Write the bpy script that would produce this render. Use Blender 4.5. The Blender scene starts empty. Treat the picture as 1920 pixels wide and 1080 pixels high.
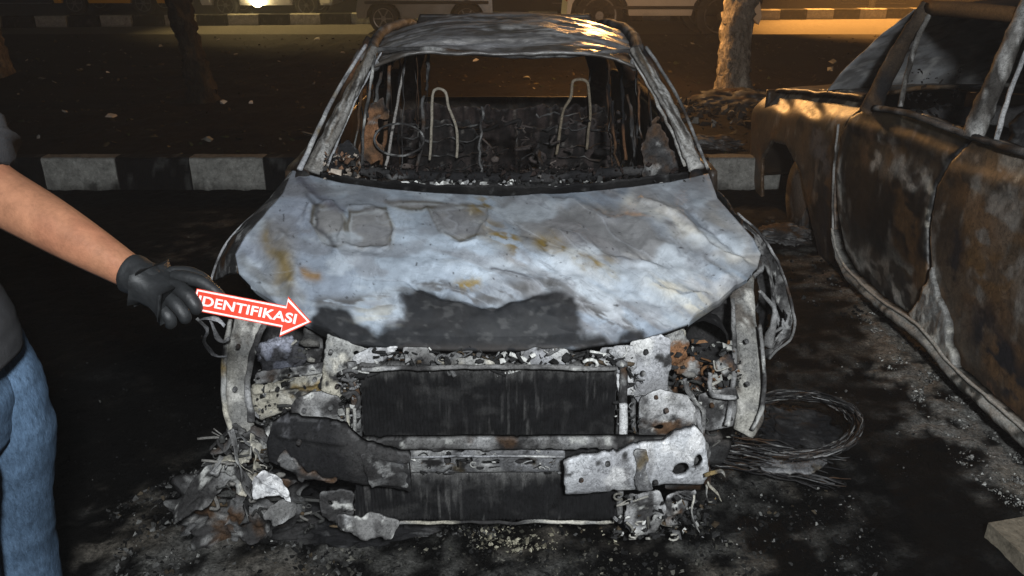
import bpy, bmesh, math, random
import numpy as np
from mathutils import Vector, Matrix

random.seed(7)
RNG = np.random.default_rng(7)
SC = bpy.context.scene
C = SC.collection
R = math.radians

# ------------------------------------------------------------------ camera
CAMH, PITCH, FPX = 1.68, R(23), 1507.0
cd = bpy.data.cameras.new('camera')
cam = bpy.data.objects.new('camera', cd)
C.objects.link(cam)
cam.location = (0, 0, CAMH)
cam.rotation_euler = (math.pi / 2 - PITCH, 0, 0)
cd.sensor_width = 36
cd.lens = 36 * FPX / 1920
cd.clip_start = 0.05
cd.clip_end = 400
SC.camera = cam

# ------------------------------------------------------------------ night sky
W = bpy.data.worlds.new('World')
SC.world = W
W.use_nodes = True
wn = W.node_tree
bg = wn.nodes['Background']
sky = wn.nodes.new('ShaderNodeTexSky')
sky.sky_type = 'NISHITA'
sky.sun_disc = False
sky.sun_elevation = R(42)
sky.sun_rotation = R(188)
wn.links.new(sky.outputs[0], bg.inputs[0])
bg.inputs[1].default_value = 0.0022


def light(name, kind, loc, target, energy, color, **kw):
    ld = bpy.data.lights.new(name, kind)
    ld.energy = energy
    ld.color = color
    for k, v in kw.items():
        setattr(ld, k, v)
    o = bpy.data.objects.new(name, ld)
    C.objects.link(o)
    o.location = loc
    o.rotation_euler = (Vector(target) - Vector(loc)).to_track_quat('-Z', 'Y').to_euler()
    return o


# the photographer's work light behind and above the lens, and a faint moon
light('work_light', 'AREA', (0.3, -0.75, 2.45), (0.1, 2.7, 0.5), 170, (0.93, 0.97, 1.0), size=0.22)
light('moon', 'SUN', (0, -10, 12), (0.6, 3, 0), 0.05, (0.8, 0.88, 1.0), angle=R(3))
# sodium street lights over the road behind, plus one added light nearer the car
light('sodium_light_far_right', 'SPOT', (8.2, 22.2, 6.5), (8.8, 18.9, 0), 30000, (1.0, 0.43, 0.09), spot_size=R(64), spot_blend=0.6, shadow_soft_size=0.15)
light('added_orange_light', 'POINT', (1.2, 9.4, 2.1), (1, 4, 0), 430, (1.0, 0.50, 0.16), shadow_soft_size=0.22)  # added unseen light low over the verge, for roof highlights and smoke glow
light('street_light_far_left', 'SPOT', (-6.5, 19.8, 5.5), (-4.2, 18.4, 0), 3500, (1.0, 0.72, 0.28), spot_size=R(80), spot_blend=0.7, shadow_soft_size=0.15)
SC.view_settings.view_transform = 'Standard'
SC.view_settings.look = 'None'
SC.view_settings.exposure = 0
SC.view_settings.gamma = 1
SC.view_settings.use_curve_mapping = False

CP, SP = math.cos(PITCH), math.sin(PITCH)


def at(px, py, Y=None, Z=None, X=None, d=None):
    """point seen in the photograph's direction (px, py) at a known distance / height / side"""
    v = (py - 540) / FPX
    if Y is not None:
        d = Y / (CP - v * SP)
    elif Z is not None:
        d = (CAMH - Z) / (SP + v * CP)
    elif X is not None:
        d = X * FPX / (px - 960)
    return Vector(((px - 960) / FPX * d, d * (CP - v * SP), CAMH - d * (SP + v * CP)))


# ------------------------------------------------------------------ noise
TAB = RNG.random(65536)


def vnoise(p, seed=0):
    p = np.asarray(p, dtype=float)
    i = np.floor(p).astype(np.int64)
    f = p - i
    f = f * f * (3 - 2 * f)
    out = np.zeros(len(p))
    for a in (0, 1):
        for b in (0, 1):
            for c in (0, 1):
                h = ((i[:, 0] + a) * 73856093) ^ ((i[:, 1] + b) * 19349663) ^ ((i[:, 2] + c) * 83492791) ^ (seed * 2654435 + 977)
                h = (h ^ (h >> 13)) & 65535
                w = (f[:, 0] if a else 1 - f[:, 0]) * (f[:, 1] if b else 1 - f[:, 1]) * (f[:, 2] if c else 1 - f[:, 2])
                out += w * TAB[h]
    return out


def fbm(p, scale=1.0, seed=0, octv=4):
    p = np.asarray(p, dtype=float) * np.asarray(scale, dtype=float)
    a, s, t = 0.5, 0.0, 0.0
    for k in range(octv):
        s = s + a * vnoise(p, seed + k * 17)
        t += a
        p = p * 2.03 + 3.1
        a *= 0.5
    return s / t


def sstep(a, b, x):
    t = np.clip((x - a) / (b - a + 1e-9), 0, 1)
    return t * t * (3 - 2 * t)


def srgb(r, g, b):
    return tuple(((c / 255) / 12.92 if c / 255 < 0.04045 else ((c / 255 + 0.055) / 1.055) ** 2.4) for c in (r, g, b))


ASH = (0.42, 0.43, 0.45)
ASHW = (0.62, 0.62, 0.60)
CREAM = (0.50, 0.47, 0.38)
GREY = (0.20, 0.20, 0.205)
SOOT = (0.012, 0.012, 0.013)
CHAR = (0.035, 0.034, 0.034)
RUST = (0.16, 0.075, 0.035)
RUSTD = (0.06, 0.035, 0.02)
OCHRE = (0.22, 0.16, 0.07)
BROWN = (0.085, 0.058, 0.036)


def paint_mix(P, base, layers, seed=0):
    """layers: (colour, scale, threshold, softness)"""
    col = np.tile(np.array(base, float), (len(P), 1))
    for k, (c, sc, th, so) in enumerate(layers):
        n = fbm(P, sc, seed + 31 * k + 5, 5)
        m = sstep(th - so, th + so, n)[:, None]
        col = col * (1 - m) + np.array(c) * m
    return col


PAL = {
    'ash': ((.36, .365, .38), [(GREY, 9, .52, .10), ((.5, .5, .49), 16, .60, .07), (CHAR, 22, .66, .05), (OCHRE, 7, .68, .06)]),
    'cream': ((.36, .34, .28), [((.26, .26, .25), 9, .50, .10), ((.48, .46, .40), 18, .60, .06), (CHAR, 24, .62, .05), (OCHRE, 12, .66, .06)]),
    'mottle': ((.15, .148, .145), [((.28, .28, .28), 12, .54, .08), (CHAR, 16, .52, .08), ((.42, .42, .40), 30, .68, .05), (RUSTD, 9, .72, .05)]),
    'mottled': (CHAR, [((.11, .11, .11), 14, .54, .08), ((.24, .24, .235), 24, .64, .05), (RUSTD, 9, .60, .07)]),
    'char': (SOOT, [(CHAR, 9, .54, .10), ((.10, .10, .10), 30, .70, .05)]),
    'soot': ((.015, .015, .016), [(CHAR, 8, .52, .1), ((.07, .07, .075), 30, .70, .05)]),
    'rust': (RUSTD, [((.12, .06, .03), 10, .52, .08), ((.14, .14, .135), 18, .62, .06), (SOOT, 8, .56, .08)]),
    'brown': ((.075, .055, .038), [((.030, .022, .016), 2.6, .5, .10), (SOOT, 2.2, .56, .08), ((.17, .16, .145), (8, 8, 5), .64, .06), ((.11, .062, .028), 4, .58, .08)]),
    'bluelump': ((.17, .18, .22), [((.28, .29, .34), 16, .55, .07), ((.05, .05, .055), 20, .58, .06)]),
    'upright': ((.27, .262, .235), [((.17, .168, .16), 12, .52, .09), ((.40, .39, .36), (26, 26, 12), .58, .06), ((.09, .08, .07), (24, 24, 10), .62, .06)]),
    'beam': ((.44, .45, .465), [((.33, .335, .35), (9, 9, 5), .54, .10), ((.17, .17, .175), (30, 30, 10), .66, .06), (CHAR, 26, .73, .04), ((.55, .55, .55), 14, .62, .08)]),
    'white': ((.50, .50, .50), [((.36, .365, .375), 12, .52, .10), (GREY, 20, .66, .06), (CHAR, 40, .72, .04)]),
    'pillar': ((.20, .19, .175), [((.34, .335, .32), (40, 14, 9), .54, .07), ((.06, .055, .05), (34, 11, 8), .55, .07), ((.46, .45, .43), (50, 18, 12), .66, .05)]),
}


def pal(name, seed=0, dark=1.0):
    b, l = PAL[name]
    return lambda P: paint_mix(P, b, l, seed) * dark


# ------------------------------------------------------------------ materials
def new_mat(name):
    m = bpy.data.materials.new(name)
    m.use_nodes = True
    nt = m.node_tree
    return m, nt, nt.nodes['Principled BSDF']


def N(nt, t, **kw):
    n = nt.nodes.new(t)
    for k, v in kw.items():
        if k.startswith('i_'):
            n.inputs[k[2:].replace('_', ' ')].default_value = v
        else:
            setattr(n, k, v)
    return n


def noisy(name, rough=0.85, lo=0.6, hi=1.4, nscale=60, bump=0.5, bdist=0.004, color=None, spec=0.3, bscale=140, rvar=0.1, stretch=(1, 1, 1), metallic=0.0, coat=0.0, grit=0.0, veins=0.0, vscale=30):
    """base colour (vertex colour 'Col' or a plain one) times fine noise, with fine relief"""
    m, nt, p = new_mat(name)
    geo = N(nt, 'ShaderNodeNewGeometry')
    mp = N(nt, 'ShaderNodeMapping')
    mp.inputs['Scale'].default_value = stretch
    nt.links.new(geo.outputs['Position'], mp.inputs['Vector'])
    n1 = N(nt, 'ShaderNodeTexNoise', i_Scale=nscale, i_Detail=7.0, i_Roughness=0.65)
    nt.links.new(mp.outputs[0], n1.inputs['Vector'])
    r = N(nt, 'ShaderNodeMapRange')
    r.inputs['From Min'].default_value = 0.3
    r.inputs['From Max'].default_value = 0.7
    r.inputs['To Min'].default_value = lo
    r.inputs['To Max'].default_value = hi
    nt.links.new(n1.outputs[0], r.inputs[0])
    if color is None:
        a = N(nt, 'ShaderNodeAttribute', attribute_name='Col')
        src = a.outputs['Color']
    else:
        a = N(nt, 'ShaderNodeRGB')
        a.outputs[0].default_value = (*color, 1)
        src = a.outputs[0]
    mul = N(nt, 'ShaderNodeVectorMath', operation='SCALE')
    nt.links.new(src, mul.inputs[0])
    nt.links.new(r.outputs[0], mul.inputs['Scale'])
    out = mul.outputs[0]

    def times(fac):
        nonlocal out
        m_ = N(nt, 'ShaderNodeVectorMath', operation='SCALE')
        nt.links.new(out, m_.inputs[0])
        nt.links.new(fac, m_.inputs['Scale'])
        out = m_.outputs[0]

    def ramp(src_, a, b, c, d):
        q = N(nt, 'ShaderNodeMapRange')
        for nm, v in (('From Min', a), ('From Max', b), ('To Min', c), ('To Max', d)):
            q.inputs[nm].default_value = v
        nt.links.new(src_, q.inputs[0])
        return q.outputs[0]
    if grit:
        n3 = N(nt, 'ShaderNodeTexNoise', i_Scale=nscale * 2.6, i_Detail=4.0, i_Roughness=0.7)
        nt.links.new(mp.outputs[0], n3.inputs['Vector'])
        times(ramp(n3.outputs[0], .36, .46, 1 - grit, 1.0))
        times(ramp(n3.outputs[0], .56, .68, 1.0, 1 + grit * 1.3))
    if veins:
        n4 = N(nt, 'ShaderNodeTexNoise', i_Scale=vscale, i_Detail=6.0, i_Roughness=0.62, i_Distortion=1.2)
        nt.links.new(mp.outputs[0], n4.inputs['Vector'])
        s_ = N(nt, 'ShaderNodeMath', operation='SUBTRACT')
        nt.links.new(n4.outputs[0], s_.inputs[0])
        s_.inputs[1].default_value = .5
        ab = N(nt, 'ShaderNodeMath', operation='ABSOLUTE')
        nt.links.new(s_.outputs[0], ab.inputs[0])
        times(ramp(ab.outputs[0], .0, .022, 1 - veins, 1.0))
    nt.links.new(out, p.inputs['Base Color'])
    rr = N(nt, 'ShaderNodeMapRange')
    rr.inputs['To Min'].default_value = rough - rvar
    rr.inputs['To Max'].default_value = min(1, rough + rvar)
    nt.links.new(n1.outputs[0], rr.inputs[0])
    nt.links.new(rr.outputs[0], p.inputs['Roughness'])
    p.inputs['Specular IOR Level'].default_value = spec
    p.inputs['Metallic'].default_value = metallic
    p.inputs['Coat Weight'].default_value = coat
    if bump:
        n2 = N(nt, 'ShaderNodeTexNoise', i_Scale=bscale, i_Detail=5.0, i_Roughness=0.6)
        nt.links.new(mp.outputs[0], n2.inputs['Vector'])
        b = N(nt, 'ShaderNodeBump', i_Strength=bump, i_Distance=bdist)
        nt.links.new(n2.outputs[0], b.inputs['Height'])
        nt.links.new(b.outputs[0], p.inputs['Normal'])
    return m


M = {}
M['burnt'] = noisy('burnt_metal', rough=.78, lo=.75, hi=1.25, bump=.45, bdist=.003, nscale=60, spec=.09, grit=.38, veins=.55, vscale=24)
M['sheet'] = noisy('scorched_sheet_metal', rough=.6, rvar=.12, lo=.86, hi=1.12, bump=.22, bdist=.0015, nscale=22, bscale=90, spec=.16, grit=.10, veins=.16, vscale=7)
M['roof'] = noisy('scorched_roof', rough=.36, rvar=.15, lo=.7, hi=1.3, grit=.35, veins=.4, bump=.5, bdist=.006, nscale=30, bscale=35, spec=.5, stretch=(.45, 1, 1))
M['body2'] = noisy('charred_body', rough=.46, rvar=.16, lo=.72, hi=1.3, bump=.25, bdist=.002, nscale=24, bscale=90, spec=.35, grit=.35, veins=.45, vscale=10)
M['ground'] = noisy('scorched_ground', rough=.8, rvar=.15, lo=.35, hi=1.6, grit=.7, bump=.9, bdist=.008, nscale=45, bscale=70, spec=.05)
M['chip'] = noisy('ash_chips', rough=.9, spec=.05, bump=.4, nscale=120, lo=.7, hi=1.3)
M['stone'] = noisy('painted_kerb', rough=.8, grit=.3, veins=.3, vscale=12, spec=.1, bump=.5, bdist=.006, nscale=16, lo=.65, hi=1.2, bscale=60)
M['bark'] = noisy('bark', rough=.9, spec=.08, bump=1.0, bdist=.03, nscale=14, lo=.4, hi=1.6, bscale=14, stretch=(1, 1, .45), grit=.5, veins=.7, vscale=7)
M['skin'] = noisy('skin', rough=.5, bump=.6, bdist=.0012, nscale=34, lo=.80, hi=1.16, bscale=190, spec=.35, color=None, grit=.10, veins=.10, vscale=14)
M['glove'] = noisy('black_glove', rough=.55, bump=.5, bdist=.003, nscale=60, lo=.7, hi=1.3, bscale=75, color=(.012, .013, .014), spec=.35)
M['jeans'] = noisy('denim', rough=.9, bump=.7, bdist=.002, nscale=120, lo=.6, hi=1.35, bscale=420, stretch=(1, 1, .3), spec=.05, grit=.3)
M['shirt'] = noisy('grey_shirt', rough=.95, bump=.4, bdist=.004, nscale=50, lo=.85, hi=1.15, bscale=300, color=(.04, .04, .042), spec=.05)
M['hair'] = noisy('hair', rough=.6, bump=.8, bdist=.004, nscale=120, color=(.01, .008, .007), bscale=200)
M['red'] = noisy('red_card', rough=.38, bump=0, nscale=30, lo=.93, hi=1.05, color=(.46, .036, .016), spec=.5)
M['white'] = noisy('white_print', rough=.4, bump=0, nscale=30, lo=.95, hi=1.03, color=(.62, .55, .52), spec=.5)
M['leaf'] = noisy('leaves', rough=.6, bump=0, nscale=3, lo=.5, hi=1.4, color=(.05, .085, .02))
M['whitepaint'] = noisy('white_vehicle_paint', rough=.3, bump=0, nscale=3, lo=.9, hi=1.05, color=(.58, .56, .52), spec=.4)
M['silver'] = noisy('silver_paint', rough=.22, bump=0, nscale=3, lo=.9, hi=1.05, color=(.3, .3, .29), spec=.5, metallic=.6)
M['yellow'] = noisy('yellow_paint', rough=.35, bump=0, nscale=3, lo=.9, hi=1.05, color=(.75, .38, .02))
M['redpaint'] = noisy('red_paint', rough=.35, bump=0, nscale=3, lo=.9, hi=1.05, color=(.42, .035, .02))
M['rubber'] = noisy('rubber', rough=.8, bump=.3, nscale=30, color=(.02, .02, .02))
M['rim'] = noisy('wheel_metal', rough=.35, bump=0, nscale=30, color=(.16, .155, .15), metallic=.6)
M['pole'] = noisy('pole_metal', rough=.5, bump=.2, nscale=30, color=(.16, .16, .15))
M['glass'] = noisy('dark_glass', rough=.08, bump=0, nscale=3, lo=.9, hi=1.1, color=(.012, .013, .014), spec=.6)


def emis(name, col, s):
    m, nt, p = new_mat(name)
    p.inputs['Emission Color'].default_value = (*col, 1)
    p.inputs['Emission Strength'].default_value = s
    p.inputs['Base Color'].default_value = (*col, 1)
    return m


M['lamp_warm'] = emis('headlamp_lens', (1.0, .80, .42), 60)
M['lamp_sodium'] = emis('sodium_lens', (1.0, .5, .12), 12)


# ------------------------------------------------------------------ objects
def tag(o, label=None, cat=None, group=None, kind=None):
    if label:
        o['label'] = label
    if cat:
        o['category'] = cat
    if group:
        o['group'] = group
    if kind:
        o['kind'] = kind
    return o


def empty(name, loc, label, cat, group=None, rz=0):
    o = bpy.data.objects.new(name, None)
    o.empty_display_size = .2
    C.objects.link(o)
    o.location = loc
    o.rotation_euler.z = rz
    return tag(o, label, cat, group)


def link(name, verts, faces, mat, parent=None, cols=None, smooth=True, kind=None, label=None):
    me = bpy.data.meshes.new(name)
    V = np.asarray(verts, float)
    if parent is not None:
        V = V - np.array(parent_world(parent))
    me.from_pydata(V.tolist(), [], faces if isinstance(faces, list) else faces.tolist())
    me.validate()
    if cols is not None:
        a = me.color_attributes.new('Col', 'FLOAT_COLOR', 'POINT')
        cc = np.ones((len(V), 4), np.float32)
        cc[:, :3] = np.clip(cols, 0, 1)
        a.data.foreach_set('color', cc.ravel())
    me.materials.append(mat)
    if smooth:
        me.polygons.foreach_set('use_smooth', [True] * len(me.polygons))
    me.update()
    o = bpy.data.objects.new(name, me)
    C.objects.link(o)
    if parent is not None:
        o.parent = parent
    if kind:
        o['kind'] = kind
    if label:
        o['label'] = label
    return o


def parent_world(p):
    v = Vector((0, 0, 0))
    while p is not None:
        v = v + p.location
        p = p.parent
    return v


def in_poly(x, y, poly):
    inside = np.zeros(len(x), bool)
    n = len(poly)
    for i in range(n):
        x1, y1 = poly[i]
        x2, y2 = poly[(i + 1) % n]
        c = ((y1 > y) != (y2 > y)) & (x < (x2 - x1) * (y - y1) / (y2 - y1 + 1e-12) + x1)
        inside ^= c
    return inside


def seg_dist(x, y, line):
    best = np.full(len(x), 1e9)
    for (x1, y1), (x2, y2) in zip(line[:-1], line[1:]):
        dx, dy = x2 - x1, y2 - y1
        t = np.clip(((x - x1) * dx + (y - y1) * dy) / (dx * dx + dy * dy + 1e-12), 0, 1)
        best = np.minimum(best, np.hypot(x - x1 - t * dx, y - y1 - t * dy))
    return best


PSEED = [100]


def plate(name, poly, at_, mat, parent, plane='Y', th=.006, cell=.005, amp=.006, nf=16, jag=.002, bulge=0, bulgeu=0, tilt=0, tiltu=0, holes=(), colors='ash', dark=1.0, px=True, relief=None, label=None, folds=(), flip=1, kind=None, roll=.007):
    """a buckled piece of sheet metal with real thickness, cut to an outline lying in the plane Y / X / Z = at_"""
    PSEED[0] += 1
    seed = PSEED[0]
    kw = {plane: at_}

    def w2(p):
        q = at(*p, **kw) if px else None
        if px:
            return {'Y': (q.x, q.z), 'X': (q.y, q.z), 'Z': (q.x, q.y)}[plane]
        return p
    P2 = [w2(p) for p in poly]
    H2 = [(w2((hx, hy)), hr, hr2) for hx, hy, hr, hr2 in holes]
    us = [p[0] for p in P2]
    vs = [p[1] for p in P2]
    u0, u1, v0, v1 = min(us) - jag, max(us) + jag, min(vs) - jag, max(vs) + jag
    nu, nv = max(3, int((u1 - u0) / cell)), max(3, int((v1 - v0) / cell))
    gu, gv = np.meshgrid(np.linspace(u0, u1, nu + 1), np.linspace(v0, v1, nv + 1))
    cu = (gu[:-1, :-1] + gu[1:, 1:]).ravel() / 2
    cv = (gv[:-1, :-1] + gv[1:, 1:]).ravel() / 2
    q = np.stack([cu, cv, np.full_like(cu, seed * .37)], 1)
    ju = cu + (fbm(q, 28, seed, 3) - .5) * jag * 3
    jv = cv + (fbm(q, 28, seed + 9, 3) - .5) * jag * 3
    keep = in_poly(ju, jv, P2)
    for (hu, hv), r1, r2 in H2:
        keep &= ~((((ju - hu) / r1) ** 2 + ((jv - hv) / r2) ** 2) < 1)
    keep = keep.reshape(nv, nu)
    uid = -np.ones((nv + 1, nu + 1), int)
    used = np.zeros((nv + 1, nu + 1), bool)
    for a in (0, 1):
        for b in (0, 1):
            used[a:nv + a, b:nu + b] |= keep
    uid[used] = np.arange(used.sum())
    U, V = gu[used].copy(), gv[used].copy()
    n = len(U)
    js, is_ = np.nonzero(keep)
    fr = np.stack([uid[js, is_], uid[js, is_ + 1], uid[js + 1, is_ + 1], uid[js + 1, is_]], 1)
    # boundary edges
    edges = {}
    for f in fr:
        for k in range(4):
            a, b = f[k], f[(k + 1) % 4]
            e = (min(a, b), max(a, b))
            edges[e] = None if e in edges else (a, b)
    bnd = [e for e in edges.values() if e is not None]
    nb = {}
    for a, b in bnd:
        nb.setdefault(a, []).append(b)
        nb.setdefault(b, []).append(a)
    for _ in range(2):
        U2, V2 = U.copy(), V.copy()
        for a, l in nb.items():
            if len(l) == 2:
                U2[a] = .4 * U[a] + .3 * (U[l[0]] + U[l[1]])
                V2[a] = .4 * V[a] + .3 * (V[l[0]] + V[l[1]])
        U, V = U2, V2
    uc, vc, hu_, hv_ = (u0 + u1) / 2, (v0 + v1) / 2, (u1 - u0) / 2, (v1 - v0) / 2
    q = np.stack([U, V, np.full_like(U, seed * .37)], 1)
    rid = 1 - np.abs(2 * fbm(q, nf, seed + 3, 4) - 1)
    D = amp * ((fbm(q, nf, seed, 3) - .5) * 2.0 - (rid - .75) * 1.0) + bulge * ((V - vc) / hv_) ** 2 + bulgeu * ((U - uc) / hu_) ** 2 + tilt * (V - vc) + tiltu * (U - uc)
    if roll:
        D = D + roll * np.exp(-seg_dist(U, V, P2 + [P2[0]]) / .006)
    for line, w, a in folds:
        l2 = [w2(p) for p in line]
        D -= a * np.exp(-(seg_dist(U, V, l2) / w) ** 2)
    if relief is not None:
        D = D + relief(U, V)
    sg = -1 if plane == 'Z' else 1

    def p3(off):
        if plane == 'Y':
            return np.stack([U, at_ + (D + off) * flip, V], 1)
        if plane == 'X':
            return np.stack([at_ + (D + off) * flip, U, V], 1)
        return np.stack([U, V, at_ - D - off], 1)
    A, B = p3(0), p3(th)
    verts = np.concatenate([A, B])
    F = [tuple(map(int, f)) for f in fr] + [tuple(int(x) + n for x in f[::-1]) for f in fr]
    F += [(int(b), int(a), int(a) + n, int(b) + n) for a, b in bnd]
    colf = pal(colors, seed, dark) if isinstance(colors, str) else colors
    cols = colf(A) * dark if not isinstance(colors, str) else colf(A)
    edge_ = np.zeros(n, bool)
    edge_[list(nb.keys())] = True
    cols = np.where(edge_[:, None] & (fbm(q, 40, seed + 55, 3)[:, None] > .47), cols * 1.25 + .03, cols)
    cols = np.concatenate([cols, cols * .5])
    return link(name, verts, F, mat, parent, cols, label=label, kind=kind)


def sheet(name, fn, nu, nv, mat, parent, th=.01, colors='ash', dark=1.0, thdir=(0, 0, -1), label=None, cullfn=None, kind=None):
    """a grid surface fn(u, v) -> Nx3, given thickness along thdir"""
    PSEED[0] += 1
    gu, gv = np.meshgrid(np.linspace(0, 1, nu + 1), np.linspace(0, 1, nv + 1))
    u, v = gu.ravel(), gv.ravel()
    A = fn(u, v)
    B = A + np.array(thdir) * th
    n = len(A)
    idx = np.arange(n).reshape(nv + 1, nu + 1)
    keep = np.ones((nv, nu), bool)
    if cullfn is not None:
        cu, cv = (gu[:-1, :-1] + gu[1:, 1:]).ravel() / 2, (gv[:-1, :-1] + gv[1:, 1:]).ravel() / 2
        keep = cullfn(cu, cv).reshape(nv, nu)
    fr = np.stack([idx[:-1, :-1][keep], idx[:-1, 1:][keep], idx[1:, 1:][keep], idx[1:, :-1][keep]], 1)
    edges = {}
    for f in fr:
        for k in range(4):
            a, b = f[k], f[(k + 1) % 4]
            e = (min(a, b), max(a, b))
            edges[e] = None if e in edges else (a, b)
    F = [tuple(map(int, f)) for f in fr] + [tuple(int(x) + n for x in f[::-1]) for f in fr]
    F += [(int(e[1]), int(e[0]), int(e[0]) + n, int(e[1]) + n) for e in edges.values() if e is not None]
    colf = pal(colors, PSEED[0], dark) if isinstance(colors, str) else None
    cols = colf(A) if colf else colors(A, u, v)
    return link(name, np.concatenate([A, B]), F, mat, parent, np.concatenate([cols, cols * (.4 if name != 'windscreen' else 1.0)]), label=label, kind=kind)


def tube_geo(path, radii, n=10, amp=0.0, flat=(1, 1), closed=False, seed=0, sub=0):
    P = [Vector(p) for p in path]
    rr = list(radii) if hasattr(radii, '__len__') else [radii] * len(P)
    if sub:
        Q, q2 = [], []
        m = len(P) if closed else len(P) - 1
        for i in range(m):
            p0, p1, p2, p3 = P[(i - 1) % len(P)] if closed or i else P[0], P[i], P[(i + 1) % len(P)], P[(i + 2) % len(P)] if closed or i + 2 < len(P) else P[-1]
            for k in range(sub):
                t = k / sub
                Q.append(.5 * ((2 * p1) + (p2 - p0) * t + (2 * p0 - 5 * p1 + 4 * p2 - p3) * t * t + (3 * p1 - p0 - 3 * p2 + p3) * t ** 3))
                q2.append(rr[i] * (1 - t) + rr[(i + 1) % len(rr)] * t)
        if not closed:
            Q.append(P[-1])
            q2.append(rr[-1])
        P, rr = Q, q2
    V, F = [], []
    L = len(P)
    ref = Vector((0, 0, 1))
    d0 = (P[1] - P[0]).normalized()
    if abs(d0.z) > .9:
        ref = Vector((1, 0, 0))
    for i in range(L):
        d = (P[(i + 1) % L] - P[i - 1]) if closed or 0 < i < L - 1 else (P[1] - P[0] if i == 0 else P[-1] - P[-2])
        d.normalize()
        s = d.cross(ref)
        if s.length < 1e-4:
            s = d.orthogonal()
        s.normalize()
        ref = s.cross(d).normalized()
        for k in range(n):
            a = 2 * math.pi * k / n
            V.append(P[i] + (s * math.cos(a) * flat[0] + ref * math.sin(a) * flat[1]) * rr[i])
    for i in range(L if closed else L - 1):
        for k in range(n):
            a, b = i * n + k, i * n + (k + 1) % n
            c, e = ((i + 1) % L) * n + (k + 1) % n, ((i + 1) % L) * n + k
            F.append((a, b, c, e))
    if not closed:
        F.append(tuple(range(n - 1, -1, -1)))
        F.append(tuple(range((L - 1) * n, L * n)))
    V = np.array([tuple(v) for v in V])
    if amp:
        V += np.stack([(fbm(V, 24, seed + k * 7, 3) - .5) for k in range(3)], 1) * amp * 2.5
    return V, F


def tube(name, path, radii, mat, parent, n=10, amp=0.0, flat=(1, 1), closed=False, colors='mottle', dark=1.0, sub=4, label=None):
    PSEED[0] += 1
    V, F = tube_geo(path, radii, n, amp, flat, closed, PSEED[0], sub)
    c = pal(colors, PSEED[0], dark)(V) if isinstance(colors, str) else (colors(V) if callable(colors) else np.tile(np.array(colors), (len(V), 1)))
    return link(name, V, F, mat, parent, c, label=label)


def ico(sub):
    bm = bmesh.new()
    bmesh.ops.create_icosphere(bm, subdivisions=sub, radius=1)
    V = np.array([tuple(v.co) for v in bm.verts])
    F = [tuple(v.index for v in f.verts) for f in bm.faces]
    bm.free()
    return V, F


ICO = {k: ico(k) for k in (1, 2, 3, 4, 5)}


def blob(name, c, r, mat, parent, sub=4, amp=.3, nf=3, colors='mottle', dark=1.0, label=None, kind=None, floor=None):
    PSEED[0] += 1
    V, F = ICO[sub]
    n = fbm(V, nf, PSEED[0], 4)
    rid = 1 - np.abs(2 * fbm(V, nf * 1.7, PSEED[0] + 4, 4) - 1)
    P = V * (1 + amp * (n - .5) * 2 + amp * (rid - .7))[:, None] * np.array(r) + np.array(tuple(c))
    if floor is not None:
        P[:, 2] = np.maximum(P[:, 2], floor)
    cc = pal(colors, PSEED[0], dark)(P) if isinstance(colors, str) else np.tile(np.array(colors), (len(P), 1))
    return link(name, P, F, mat, parent, cc, label=label, kind=kind)


class MB:
    def __init__(s):
        s.v, s.f = [], []

    def add(s, V, F):
        o = len(s.v)
        s.v += [tuple(x) for x in V]
        s.f += [tuple(i + o for i in f) for f in F]
        return s

    def box(s, c, d, bev=0.0, rot=None):
        bm = bmesh.new()
        bmesh.ops.create_cube(bm, size=1)
        for v in bm.verts:
            v.co = Vector((v.co.x * d[0], v.co.y * d[1], v.co.z * d[2]))
        if bev:
            bmesh.ops.bevel(bm, geom=list(bm.edges), offset=bev, segments=2, affect='EDGES')
        mt = rot.to_matrix() if rot is not None and hasattr(rot, 'to_matrix') else None
        V = [(mt @ v.co if mt else v.co) + Vector(c) for v in bm.verts]
        bm.verts.index_update()
        F = [tuple(v.index for v in f.verts) for f in bm.faces]
        bm.free()
        return s.add(V, F)

    def lathe(s, c, prof, axis='X', n=28):
        V, F = [], []
        for (a, r) in prof:
            for k in range(n):
                t = 2 * math.pi * k / n
                q = (a, r * math.cos(t), r * math.sin(t)) if axis == 'X' else ((r * math.cos(t), a, r * math.sin(t)) if axis == 'Y' else (r * math.cos(t), r * math.sin(t), a))
                V.append((c[0] + q[0], c[1] + q[1], c[2] + q[2]))
        for i in range(len(prof) - 1):
            for k in range(n):
                F.append((i * n + k, i * n + (k + 1) % n, (i + 1) * n + (k + 1) % n, (i + 1) * n + k))
        F.append(tuple(range(n - 1, -1, -1)))
        F.append(tuple(range((len(prof) - 1) * n, len(prof) * n)))
        return s.add(V, F)

    def extr(s, prof, y0, y1, axis='Y'):
        """prof: list of (x, z); extruded along y (or (y, z) along x)"""
        n = len(prof)
        V = [((a, y, b) if axis == 'Y' else (y, a, b)) for y in (y0, y1) for a, b in prof]
        F = [(i, (i + 1) % n, n + (i + 1) % n, n + i) for i in range(n)] + [tuple(range(n - 1, -1, -1)), tuple(range(n, 2 * n))]
        return s.add(V, F)

    def build(s, name, mat, parent=None, smooth=False, col=None, label=None, kind=None):
        cols = None
        if col is not None:
            cols = pal(col, len(s.v))(np.array(s.v)) if isinstance(col, str) else np.tile(np.array(col), (len(s.v), 1))
        return link(name, s.v, s.f, mat, parent, cols, smooth, kind, label)


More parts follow.
